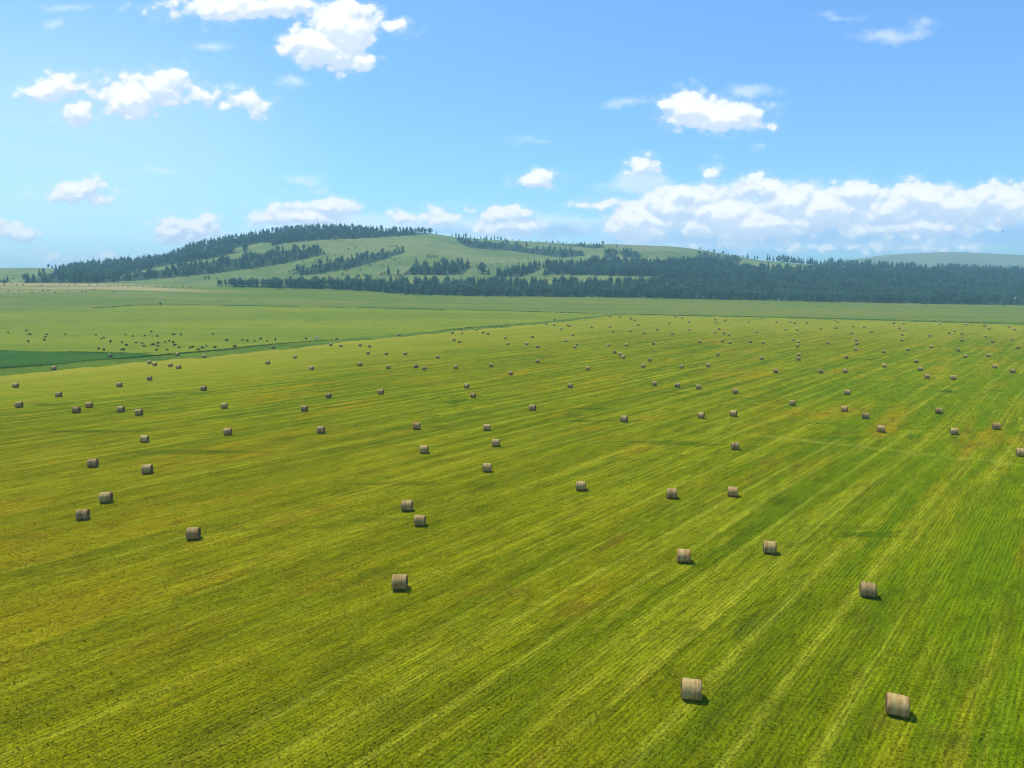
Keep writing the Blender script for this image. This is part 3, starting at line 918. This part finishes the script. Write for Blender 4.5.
skyline(49, 160, 4.4, (9, 15), .5)
skyline(160, 314, 3.8, (12, 17), .6)
skyline(320, 433, 3.4, (12, 18), .7)
skyline(452, 506, 3.9, (9, 17), .85, gap=((476, 478),))
skyline(506, 560, 8.0, (6, 10), .6)
skyline(560, 604, 5.0, (7, 12), .6)
skyline(700, 745, 7.0, (7, 10), .4)
skyline(767, 850, 2.9, (17, 24), .8)
skyline(850, 895, 3.6, (18, 22), .5)
skyline(896, 912, 3.6, (15, 19), .5)
skyline(938, 1040, 4.2, (13, 18), .6)
sky += [(436.5, 8, 'conifer'), (747.5, 17, 'conifer'), (754.5, 14, 'conifer'), (757.5, 11, 'broadleaf'), (925, 14, 'conifer'), (785, 24, 'conifer'), (94, 22, 'conifer'), (190.5, 19, 'conifer')]
SANCH = [(110, 'above the left meadow shoulder'), (160, "on the hill's low left rise"), (215, 'on the steep left rise'), (265, 'above the small bright clearing'), (317, 'left of the summit notch'), (370, 'right of the summit notch'),
         (437, 'nearing the bald hilltop'), (480, 'just past the bald hilltop'), (520, 'on the sparse ridge'), (610, 'on the far flat ridge'), (765, 'on the olive hill shoulder'), (800, 'along the pale meadow, first half'), (850, 'along the pale meadow, second half'), (930, 'on the dark rounded wood'), (2000, 'under the faint distant ridge')]
sl = cell_labels([(s[0], 1) for s in sky], SANCH, [(999, 'skyline tree')])
for i, (px, h, kind) in enumerate(sky):
    p = on_ridge(px, rt.uniform(2, 26))
    tree_thing(p, h, kind, sl[i].replace('tree', 'conifer' if kind == 'conifer' else 'broadleaf tree', 1), 'trees standing on the hill skyline', rt)

# trees standing alone on the slopes
LONE = [(482, 273.5, 18, 'broadleaf', 'round topped single tree on the slope under the bald hilltop', 1.25), (488.5, 274.5, 12, 'conifer', 'small conifer just right of the round topped single tree', 1),
        (388.5, 274.6, 16, 'conifer', 'single pointed conifer rising from low scrub on the slope', 1), (398, 274, 8, 'broadleaf', 'low bushy tree left of the dark copse', 1),
        (352, 263, 17, 'conifer', 'tall conifer standing out of the slanting strip of trees', 1), (367, 259, 15, 'conifer', 'second tall conifer of the slanting strip of trees', 1),
        (549, 270, 22, 'conifer', 'tall dark conifer at the left end of the back forest', 1.1), (545, 276, 18, 'conifer', 'conifer below the tall one at the back forest end', 1),
        (468, 268, 18, 'conifer', 'tallest conifer at the right end of the copse', 1), (462, 269, 16, 'conifer', 'second tall conifer at the right end of the copse', 1),
        (298, 272, 12, 'broadleaf', 'pointed tree above the low scrub left of the slanting strip', 1), (205, 279.5, 5, 'broadleaf', 'left small bush tree on the pale slope foot', 1.3),
        (209, 279.3, 6, 'broadleaf', 'larger small bush tree on the pale slope foot', 1.3), (216.5, 279.2, 3.5, 'broadleaf', 'lowest small bush tree above the end of the wood', 1.2),
        (160.5, 305.4, 3.2, 'broadleaf', 'small dark bush on the grassy line across the far pasture', 1.6)]
for px, py, h, kind, label, wf in LONE:
    w = ground_at([px], [py])[0]
    o = tree_thing(tuple(w), h, kind, label, None, rt); o.scale[0] *= wf; o.scale[1] *= wf


# scrub: low bushes on the slopes
def bushes(name, label, polys, dens, hr, seed):
    r = np.random.default_rng(seed); Vs, Q, nb = [], [], 0
    for poly in polys:
        p = np.array(poly, float); x0, y0 = p.min(0); x1, y1 = p.max(0)
        n = max(9, int((x1 - x0) * (y1 - y0) * (dens if (x1 - x0) * (y1 - y0) > 150 else dens * 4))); x, y = r.uniform(x0, x1, n), r.uniform(y0, y1, n)
        k = inside(poly, x, y)
        for q in ground_at(x[k], y[k], 960):
            if np.isnan(q[0]): continue
            h = r.uniform(*hr); V, F4, _ = BRO[r.integers(4)][0]
            sel = r.random(len(F4)) < .45
            Vs.append(V * (h / 12, h / 12, h / 17) - (0, 0, h * .15) + q); Q.append(F4[sel] + nb); nb += len(V)
    me = np_mesh(name, np.concatenate(Vs), [np.concatenate(Q)], [M_LEAF])
    return tag(link(name, me), label, 'scrub', kind='stuff')


bushes('scrub', 'low dark scrub in patches and lines across the hill meadows',
       [[(330, 248.5), (345, 245), (367, 247), (367, 249.2), (335, 249.8)], [(386, 247), (396, 244.5), (404, 246), (404, 248)], [(424, 259), (430, 255), (440, 254), (439, 257), (426, 260)],
        [(340, 276), (341, 274.3), (349, 274.5), (350, 276.2)], [(353, 277), (354, 274.6), (376, 274.6), (377, 277)], [(286, 271), (296, 269), (300, 273), (290, 275)],
        [(378, 276.5), (384, 272), (402, 273), (402, 277)], [(640, 250), (690, 252), (700, 258), (660, 258), (640, 256)], [(410, 246), (440, 243), (442, 245), (412, 249)], [(540, 247), (575, 246), (578, 249), (545, 249)], [(560, 262), (640, 257), (640, 262), (560, 265)], [(210, 262), (300, 248), (300, 253), (215, 268)], [(330, 272), (400, 258), (402, 264), (340, 275)], [(300, 262), (350, 249), (352, 254), (305, 266)], [(440, 262), (540, 258), (540, 264), (470, 268)], [(2, 282), (40, 272), (44, 277), (20, 283)]],
       .10, (1.6, 4.2), 31)


# ditch and fence line weeds
def weeds(name, label, runs, seed):
    r = np.random.default_rng(seed); V, T = [], []
    for pts, step, hr, wd in runs:
        p = np.array(pts, float)
        n = int((p[-1, 0] - p[0, 0]) / step); x = np.linspace(p[0, 0], p[-1, 0], n) + r.normal(size=n) * step * .4
        y = np.interp(x, p[:, 0], p[:, 1])
        for q in ground_at(x, y):
            if np.isnan(q[0]): continue
            if math.sin(q[0] * .13) + math.sin(q[0] * .047 + 1) + r.normal() * .6 < -.5: continue
            for _ in range(5):
                c = q + (r.normal() * wd, r.normal() * wd, -.05); h = r.uniform(*hr); a = r.uniform(0, 3.14)
                d = np.array((math.cos(a), math.sin(a), 0)) * h * .8
                k = len(V); V += [c - d, c + d, c + (r.normal() * .2, r.normal() * .2, h)]; T.append((k, k + 1, k + 2))
    me = np_mesh(name, np.array(V), [np.array(T)], [M_WEED])
    return tag(link(name, me), label, 'weeds', kind='stuff')


M_WEED = leaf_material('rank_weeds', (.030, .080, .008), (.060, .125, .014))
weeds('weeds', 'dark rank weeds along the pasture ditches and field lines',
      [([(0, 368.3), (50, 364.8), (100, 359.8), (128, 358.1), (172, 354.2), (228, 349.3), (256, 345.8), (300, 342), (330, 340)], .22, (.12, .38), 1.2),
       ([(395, 334.5), (430, 331.5), (471, 327.3), (509, 324.5)], .5, (.15, .5), 1.4),
       ([(-20, 350.7), (0, 350.9), (50, 351.4), (100, 352.4), (150, 353)], .25, (.1, .3), .8),
       ([(95, 308), (135, 305.3), (200, 305), (260, 306), (377, 308), (510, 311), (586, 313.4), (612, 314.5)], .45, (.2, .75), 1.6),
       ([(640, 314.6), (702, 315.8), (768, 317), (896, 320.4), (1030, 324.4)], .7, (.2, .6), .8)], 77)

# stubble and tufts standing on the near part of the hay field
def tufts():
    r = np.random.default_rng(5); n = 150000
    # denser towards the near edge of the view, thinning with distance
    y = 26 + 130 * r.random(n) ** 1.35
    x = (y + 8) * r.uniform(-.92, .92, n)
    u = x * math.sin(ROW) + y * math.cos(ROW); v = x * math.cos(ROW) - y * math.sin(ROW)
    v = np.round(v / .30) * .30 + r.normal(size=n) * .05            # they follow the cut rows
    x = u * math.sin(ROW) + v * math.cos(ROW); y = u * math.cos(ROW) - v * math.sin(ROW)
    z = terrain(x, y) - .01
    V = np.zeros((n, 2, 3, 3)); c = np.stack([x, y, z], -1)
    for k in range(2):
        a = r.uniform(0, 6.283, n); w = r.uniform(.03, .07, n); h = r.uniform(.03, .10, n) * np.where(r.random(n) < .08, 1.7, 1.0)
        d = np.stack([np.cos(a), np.sin(a), np.zeros(n)], -1) * w[:, None]
        o = np.stack([r.normal(size=n) * .04, r.normal(size=n) * .04, np.zeros(n)], -1)
        V[:, k, 0] = c - d + o; V[:, k, 1] = c + d + o
        V[:, k, 2] = c + o + np.stack([r.normal(size=n) * .05, r.normal(size=n) * .05, h], -1)
    T = np.arange(n * 6).reshape(-1, 3)
    me = np_mesh('grass', V.reshape(-1, 3), [T], [M_TUFT])
    return tag(link('grass', me), 'short cut stubble and grass tufts on the near hay field', 'grass', kind='stuff')


def tuft_material():
    m, nt, b = material('stubble', 1.0, 0.0)
    P, x, y, u, v = row_coords(nt)
    a = nt.noise(nt.comb(nt.math('MULTIPLY', v, .085), nt.math('MULTIPLY', u, .022), 2.0), 1.0, 4, .6, .4); f = nt.noise(P, 6.0, 2, .6); s = nt.noise(nt.comb(nt.math('MULTIPLY', v, .30), nt.math('MULTIPLY', u, .018), 9.7), 1.0, 3, .55)
    c = nt.mix(nt.ramp(f, .36, .64), (.130, .160, .0015), (.255, .245, .003))
    c = nt.mix(nt.math('MULTIPLY', nt.ramp(s, .44, .66), .6), c, (.27, .27, .006))
    c = nt.mix(nt.math('MULTIPLY', nt.ramp(a, .50, .68), .6), c, (.25, .17, .006))
    c = nt.mix(nt.math('MULTIPLY', nt.ramp(a, .44, .28), .6), c, (.040, .085, .002))
    nt.set(b.inputs['Base Color'], c)
    return m


M_TUFT = tuft_material()
tufts()

# ------------------------------------------------------------------ small far things
M_WHITE = plain('white_wall', (.72, .72, .70), .8, .2, .08, .8)
M_ROOF = plain('grey_roof', (.42, .43, .44), .7, .3, .12, .6)
M_DARK = plain('window_dark', (.03, .035, .04), .3, .5, .1, 2)


def box(bm, x0, x1, y0, y1, z0, z1):
    v = [bm.verts.new(p) for p in ((x0, y0, z0), (x1, y0, z0), (x1, y1, z0), (x0, y1, z0), (x0, y0, z1), (x1, y0, z1), (x1, y1, z1), (x0, y1, z1))]
    for f in ((3, 2, 1, 0), (4, 5, 6, 7), (0, 1, 5, 4), (1, 2, 6, 5), (2, 3, 7, 6), (3, 0, 4, 7)): bm.faces.new([v[i] for i in f])


w = ground_at([1018], [301.6], 900)[0]
root = bpy.data.objects.new('farm_house', None); COL.objects.link(root)
root.location = (w[0] - 4, w[1] - 6, w[2]); root.rotation_euler = (0, 0, -.5)
bm = bmesh.new(); box(bm, -5.5, 5.5, -3.2, 3.2, -1, 4.4)
g1 = [bm.verts.new(p) for p in ((-5.5, -3.2, 4.4), (-5.5, 3.2, 4.4), (-5.5, 0, 6.6))]; bm.faces.new(g1)
g2 = [bm.verts.new(p) for p in ((5.5, -3.2, 4.4), (5.5, 0, 6.6), (5.5, 3.2, 4.4))]; bm.faces.new(g2)
link('wall', bm_mesh('house_wall', bm, [M_WHITE]), root)
bm = bmesh.new()
for s in (-1, 1):
    a = [(-6, s * 3.7, 4.15), (6, s * 3.7, 4.15), (6, 0, 6.75), (-6, 0, 6.75)]
    lo = [bm.verts.new(p) for p in a]; hi = [bm.verts.new((p[0], p[1], p[2] + .15)) for p in a]
    bm.faces.new(lo); bm.faces.new(hi[::-1])
    for i in range(4): bm.faces.new((lo[i], lo[(i + 1) % 4], hi[(i + 1) % 4], hi[i]))
link('roof', bm_mesh('house_roof', bm, [M_ROOF]), root)
for x in (-3.2, .2, 3.4):
    bm = bmesh.new(); box(bm, x - .5, x + .5, -3.24, -3.18, 1.2, 2.6); link('window', bm_mesh('house_window', bm, [M_DARK]), root)
tag(root, 'small white farm house among the trees at the right end of the wood', 'house')

for k, (px, py) in enumerate([(779.5, 301.2), (784, 301.4)]):
    w = ground_at([px], [py], 800)[0]
    bm = bmesh.new(); bmesh.ops.create_cone(bm, cap_ends=True, segments=10, radius1=.55, radius2=.42, depth=2.6)
    bmesh.ops.translate(bm, verts=bm.verts, vec=(0, 0, 1.25))
    o = link('marker_post', bm_mesh('marker_post', bm, [M_WHITE])); o.location = tuple(w)
    tag(o, ('left' if k == 0 else 'right') + ' of two white posts at the field edge before the wood', 'post', 'white posts before the wood')

w = ground_at([142], [286.3])[0]
M_STACK = plain('pale_straw', (.50, .43, .27), .9, .1, .2, 1)
bm = bmesh.new(); bmesh.ops.create_icosphere(bm, subdivisions=3, radius=1)
for v in bm.verts:
    n = 1 + .07 * math.sin(v.co.x * 7 + v.co.y * 5) + .05 * math.sin(v.co.z * 9 + v.co.x * 4)
    v.co = (v.co.x * 2.6 * n, v.co.y * 1.7 * n, max(v.co.z, -.2) * 1.9 * n + .3)
o = link('haystack', bm_mesh('haystack', bm, [M_STACK], True)); o.location = tuple(w)
tag(o, 'pale haystack on the tan strip at the foot of the hill', 'haystack')

a, dy, dz = ray(1003, 232)
yb_ = 320.0
bm = bmesh.new(); bmesh.ops.create_icosphere(bm, subdivisions=2, radius=.5)
for v in bm.verts: v.co = (v.co.x * .22, v.co.y * .75, v.co.z * .22)
for s in (-1, 1):
    vs = [bm.verts.new(p) for p in ((s * .08, .12, .04), (s * .55, .10, .22), (s * 1.0, -.10, .12), (s * .52, -.10, .20), (s * .08, -.16, .03))]
    bm.faces.new(vs)
o = link('bird', bm_mesh('bird', bm, [M_COW])); o.location = (a / dy * yb_, yb_, CAM_H + dz / dy * yb_); o.rotation_euler = (0, .2, .9)
tag(o, 'tiny dark bird flying in front of the cloud bank', 'bird')

# ------------------------------------------------------------------ air
bm = bmesh.new(); box(bm, -9500, 9500, -500, 6200, -3, 246)
M_HAZE = bpy.data.materials.new('haze_air'); M_HAZE.use_nodes = True
nt = M_HAZE.node_tree; nt.nodes.clear()
out = nt.nodes.new('ShaderNodeOutputMaterial'); pv = nt.nodes.new('ShaderNodeVolumePrincipled')
pv.inputs['Color'].default_value = (.48, .82, 1.0, 1); pv.inputs['Density'].default_value = .00018; pv.inputs['Anisotropy'].default_value = .0
nt.links.new(pv.outputs[0], out.inputs['Volume'])
try: M_HAZE.cycles.homogeneous_volume = True
except Exception: pass
tag(link('haze', bm_mesh('haze', bm, [M_HAZE])), 'thin blue summer haze over the whole valley', 'haze', kind='stuff')

# ------------------------------------------------------------------ sky with clouds
SUN_EL, SUN_AZ = R(66), R(-52)          # azimuth from +Y towards +X
world = bpy.data.worlds.new('World'); SC.world = world; world.use_nodes = True
wt = world.node_tree; wt.nodes.clear(); W = NT(wt)
skyn = W.n('ShaderNodeTexSky', sky_type='NISHITA', sun_disc=False)
skyn.sun_elevation = SUN_EL; skyn.sun_rotation = SUN_AZ; skyn.altitude = 300; skyn.air_density = 1.0; skyn.dust_density = 1.2; skyn.ozone_density = 1.5

CLOUDS = [(235, 7, 66, 13), (290, 3, 30, 10), (345, 28, 36, 26), (318, 42, 34, 20), (345, 58, 34, 11), (384, 27, 20, 5), (65, 84, 27, 11), (45, 92, 20, 10), (80, 112, 17, 11), (132, 96, 31, 20), (160, 86, 30, 17),
          (205, 97, 28, 9), (226, 103, 18, 6), (256, 106, 15, 11), (77, 195, 31.5, 9.9), (85, 189, 16.8, 7.7), (14, 231, 21, 11), (52, 258, 28, 7), (104, 254, 9, 4), (190, 229, 33.6, 12.1), (205, 222, 16.8, 8.8), (262, 218, 16.8, 6.6), (320, 206, 31.5, 8.8), (300, 216, 42, 8.8),
          (402, 218, 11.6, 6.6), (440, 219, 24.2, 9.9), (498, 216, 31.5, 11), (505, 226, 42, 9.9), (538, 181, 17.9, 8.8), (589, 206, 22.1, 5.5), (641, 167, 17, 10), (690, 111, 32, 19), (727, 117, 44, 16), (757, 124, 20, 8), (712, 172, 10, 7),
          (640, 222, 33.6, 22), (668, 208, 31.4, 18.3), (703, 196, 38.1, 14.6), (722, 214, 44.8, 22), (758, 190, 26.9, 13.4), (790, 203, 35.8, 18.3), (826, 208, 38.1, 19.5), (851, 194, 26.9, 14.6), (886, 210, 38.1, 18.3), (922, 198, 35.8, 17.1), (958, 206, 38.1, 18.3),
          (984, 193, 29.1, 12.2), (1012, 204, 40.3, 18.3), (760, 224, 100.8, 17.1), (900, 226, 94.5, 11), (1060, 205, 67.2, 26.8), (-60, 60, 40, 20), (-90, 200, 63, 19.8), (1140, 90, 40, 14), (730, 243, 45, 6), (850, 248, 40, 4), (945, 248, 50, 4)]
WISPS = [(66, 8, 20, 5), (52, 24, 10, 5), (212, 48, 20, 6), (291, 83, 13, 6), (162, 170, 14, 3), (320, 190, 8, 4), (632, 101, 30, 5), (752, 90, 28, 7), (528, 142, 18, 4), (760, 147, 9, 4), (895, 35, 40, 8), (925, 24, 20, 6), (838, 19, 18, 4),
         (620, 188, 26, 7), (560, 226, 60, 14), (350, 222, 70, 12), (230, 240, 60, 8), (640, 185, 30, 16), (700, 240, 160, 10), (900, 243, 150, 10), (20, 262, 60, 6), (300, 178, 20, 6), (190, 236, 50, 10), (310, 222, 60, 14), (410, 226, 60, 12), (480, 228, 60, 14), (100, 262, 60, 8), (660, 228, 70, 22), (760, 210, 120, 30), (930, 212, 120, 26)]


BASES = [(690, 238, 110, 11), (870, 234, 150, 13), (1020, 236, 80, 13), (560, 232, 60, 9), (800, 250, 200, 7), (440, 232, 40, 6), (700, 118, 50, 7)]


VEIL = [(40, 170, 330, 190), (260, 235, 320, 60), (760, 220, 330, 60)]


def blob_group(name, blobs, smooth=3.0):
    g = bpy.data.node_groups.new(name, 'ShaderNodeTree')
    g.interface.new_socket('P', in_out='INPUT', socket_type='NodeSocketVector')
    g.interface.new_socket('D', in_out='OUTPUT', socket_type='NodeSocketFloat')
    q = NT(g); gi = q.n('NodeGroupInput'); go = q.n('NodeGroupOutput')
    acc = None
    for (px, py, rx, ry) in blobs:
        a, dy, dz = ray(px, py); u, v = float(a / dy), float(dz / dy)
        ru, rv = rx / F_PX * 1.02, ry / F_PX * 1.02
        l = q.vec('LENGTH', q.vec('MULTIPLY_ADD', gi.outputs[0], (1 / ru, 1 / rv, 0), (-u / ru, -v / rv, 0)), out='v')
        d = q.math('MULTIPLY_ADD', l, -float(ry), float(ry))
        acc = d if acc is None else q.math('SMOOTH_MAX', acc, d, smooth)
    q.set(go.inputs[0], acc)
    return g


GD, GT, GB = blob_group('cumulus_field', CLOUDS), blob_group('wisp_field', WISPS), blob_group('base_field', BASES)
GV = blob_group('veil_field', VEIL, 30.0)
tc = W.n('ShaderNodeTexCoord'); dx, dyv, dzv = W.sep(tc.outputs['Generated'])
dyc = W.math('MAXIMUM', dyv, .05)
P0 = W.comb(W.math('DIVIDE', dx, dyc), W.math('DIVIDE', dzv, dyc), 0.0)


def cumulus(P):
    stretched = W.vec('MULTIPLY', P, (1.0, 1.35, 1.0))
    nb_ = W.noise(stretched, 26.0, 5, .58)
    ns = W.noise(stretched, 85.0, 4, .62)
    wr = W.noise(stretched, 34.0, 3, .6, out='Color')
    Pw = W.vec('ADD', P, W.vec('MULTIPLY', W.vec('SUBTRACT', wr, (.5, .5, .5)), (.026, .018, 0)))
    g = W.n('ShaderNodeGroup', node_tree=GD); W.set(g.inputs[0], Pw)
    d = W.math('ADD', g.outputs[0], W.math('MULTIPLY', W.math('SUBTRACT', nb_, .50), 11.0))
    d = W.math('ADD', d, W.math('MULTIPLY', W.math('SUBTRACT', ns, .5), 6.0))
    for sc_, amp in ((30.0, 11.0), (68.0, 6.5)):                       # rounded billows
        vo = W.n('ShaderNodeTexVoronoi', feature='SMOOTH_F1'); W.set(vo.inputs['Vector'], W.vec('ADD', stretched, W.vec('MULTIPLY', W.vec('SUBTRACT', wr, (.5, .5, .5)), (.012, .012, 0))))
        vo.inputs['Scale'].default_value = sc_; vo.inputs['Smoothness'].default_value = .25
        d = W.math('ADD', d, W.math('MULTIPLY', W.math('SUBTRACT', .62, vo.outputs['Distance']), amp))
    return d


D0 = cumulus(P0)
D1 = cumulus(W.vec('ADD', P0, (-.003, .0095, 0)))
cov = W.math('MAXIMUM', W.ramp(D0, -.5, 5.0), W.math('MULTIPLY', W.ramp(D0, -5.0, 3.0), .22))
lit = W.ramp(W.math('SUBTRACT', D0, D1), -4.0, 6.5)
deep = W.ramp(D0, 2.0, 16.0)
wn = W.noise(W.vec('MULTIPLY', P0, (1.0, 2.2, 1.0)), 24.0, 5, .6)
gw = W.n('ShaderNodeGroup', node_tree=GT)
W.set(gw.inputs[0], W.vec('ADD', P0, W.vec('MULTIPLY', W.vec('SUBTRACT', W.noise(P0, 18.0, 3, .6, out='Color'), (.5, .5, .5)), (.05, .03, 0))))
wis = W.math('MULTIPLY', W.ramp(W.math('ADD', gw.outputs[0], W.math('MULTIPLY', W.math('SUBTRACT', wn, .5), 14.0)), -2.0, 9.0), .55)
gb = W.n('ShaderNodeGroup', node_tree=GB); W.set(gb.inputs[0], gw.inputs[0].links[0].from_socket)
bas = W.math('MULTIPLY', W.ramp(W.math('ADD', gb.outputs[0], W.math('MULTIPLY', W.math('SUBTRACT', wn, .5), 18.0)), -3.0, 8.0), .82)
SKY_GAIN = (.70, 1.085, 1.42)
col = W.mix(1.0, skyn.outputs[0], SKY_GAIN, 'MULTIPLY')
CB = 8.0
gv = W.n('ShaderNodeGroup', node_tree=GV); W.set(gv.inputs[0], P0)
col = W.mix(W.math('MULTIPLY', W.ramp(W.math('ADD', gv.outputs[0], W.math('MULTIPLY', W.math('SUBTRACT', wn, .5), 30.0)), -10.0, 150.0), .30), col, (.80 * CB, .91 * CB, 1.0 * CB))
col = W.mix(wis, col, (.86 * CB, .93 * CB, 1.0 * CB))
col = W.mix(bas, col, (.36 * CB, .57 * CB, .88 * CB))
ccol = W.mix(W.math('MULTIPLY', W.math('ADD', W.math('MULTIPLY', lit, .75), W.math('MULTIPLY', deep, .25)), 1.0), (.56 * CB, .69 * CB, .88 * CB), (1.0 * CB, 1.0 * CB, 1.0 * CB))
col = W.mix(cov, col, ccol)
bg = W.n('ShaderNodeBackground'); bg.inputs['Strength'].default_value = .12
W.set(bg.inputs['Color'], col)
try: world.cycles.sampling_method = 'NONE'
except Exception: pass
wo = W.n('ShaderNodeOutputWorld'); wt.links.new(bg.outputs[0], wo.inputs['Surface'])

sun = bpy.data.lights.new('sun', 'SUN'); sun.energy = 3.3; sun.angle = R(.55); sun.color = (1.0, .965, .90)
so = bpy.data.objects.new('sun', sun); COL.objects.link(so)
so.rotation_euler = (math.pi / 2 - SUN_EL, 0, math.pi - SUN_AZ)

# ------------------------------------------------------------------ camera and render settings
cam = bpy.data.cameras.new('camera'); co = bpy.data.objects.new('camera', cam); COL.objects.link(co)
cam.sensor_width = 36; cam.lens = 36 * F_PX / 1024; cam.clip_start = .5; cam.clip_end = 30000
co.location = (0, 0, CAM_H); co.rotation_euler = (math.pi / 2 - PITCH, 0, 0)
SC.camera = co
SC.view_settings.view_transform = 'Standard'; SC.view_settings.look = 'None'
SC.view_settings.exposure = .30; SC.view_settings.gamma = 1; SC.view_settings.use_curve_mapping = False
cy = SC.cycles
cy.use_denoising = True
try: cy.denoiser = 'OPENIMAGEDENOISE'; cy.denoising_input_passes = 'RGB_ALBEDO_NORMAL'
except Exception: pass
cy.max_bounces = 5; cy.diffuse_bounces = 2; cy.glossy_bounces = 1; cy.transmission_bounces = 1; cy.volume_bounces = 1; cy.transparent_max_bounces = 6
cy.use_adaptive_sampling = False
cy.pixel_filter_type = 'BLACKMAN_HARRIS'; cy.filter_width = 1.05
SC.render.film_transparent = False
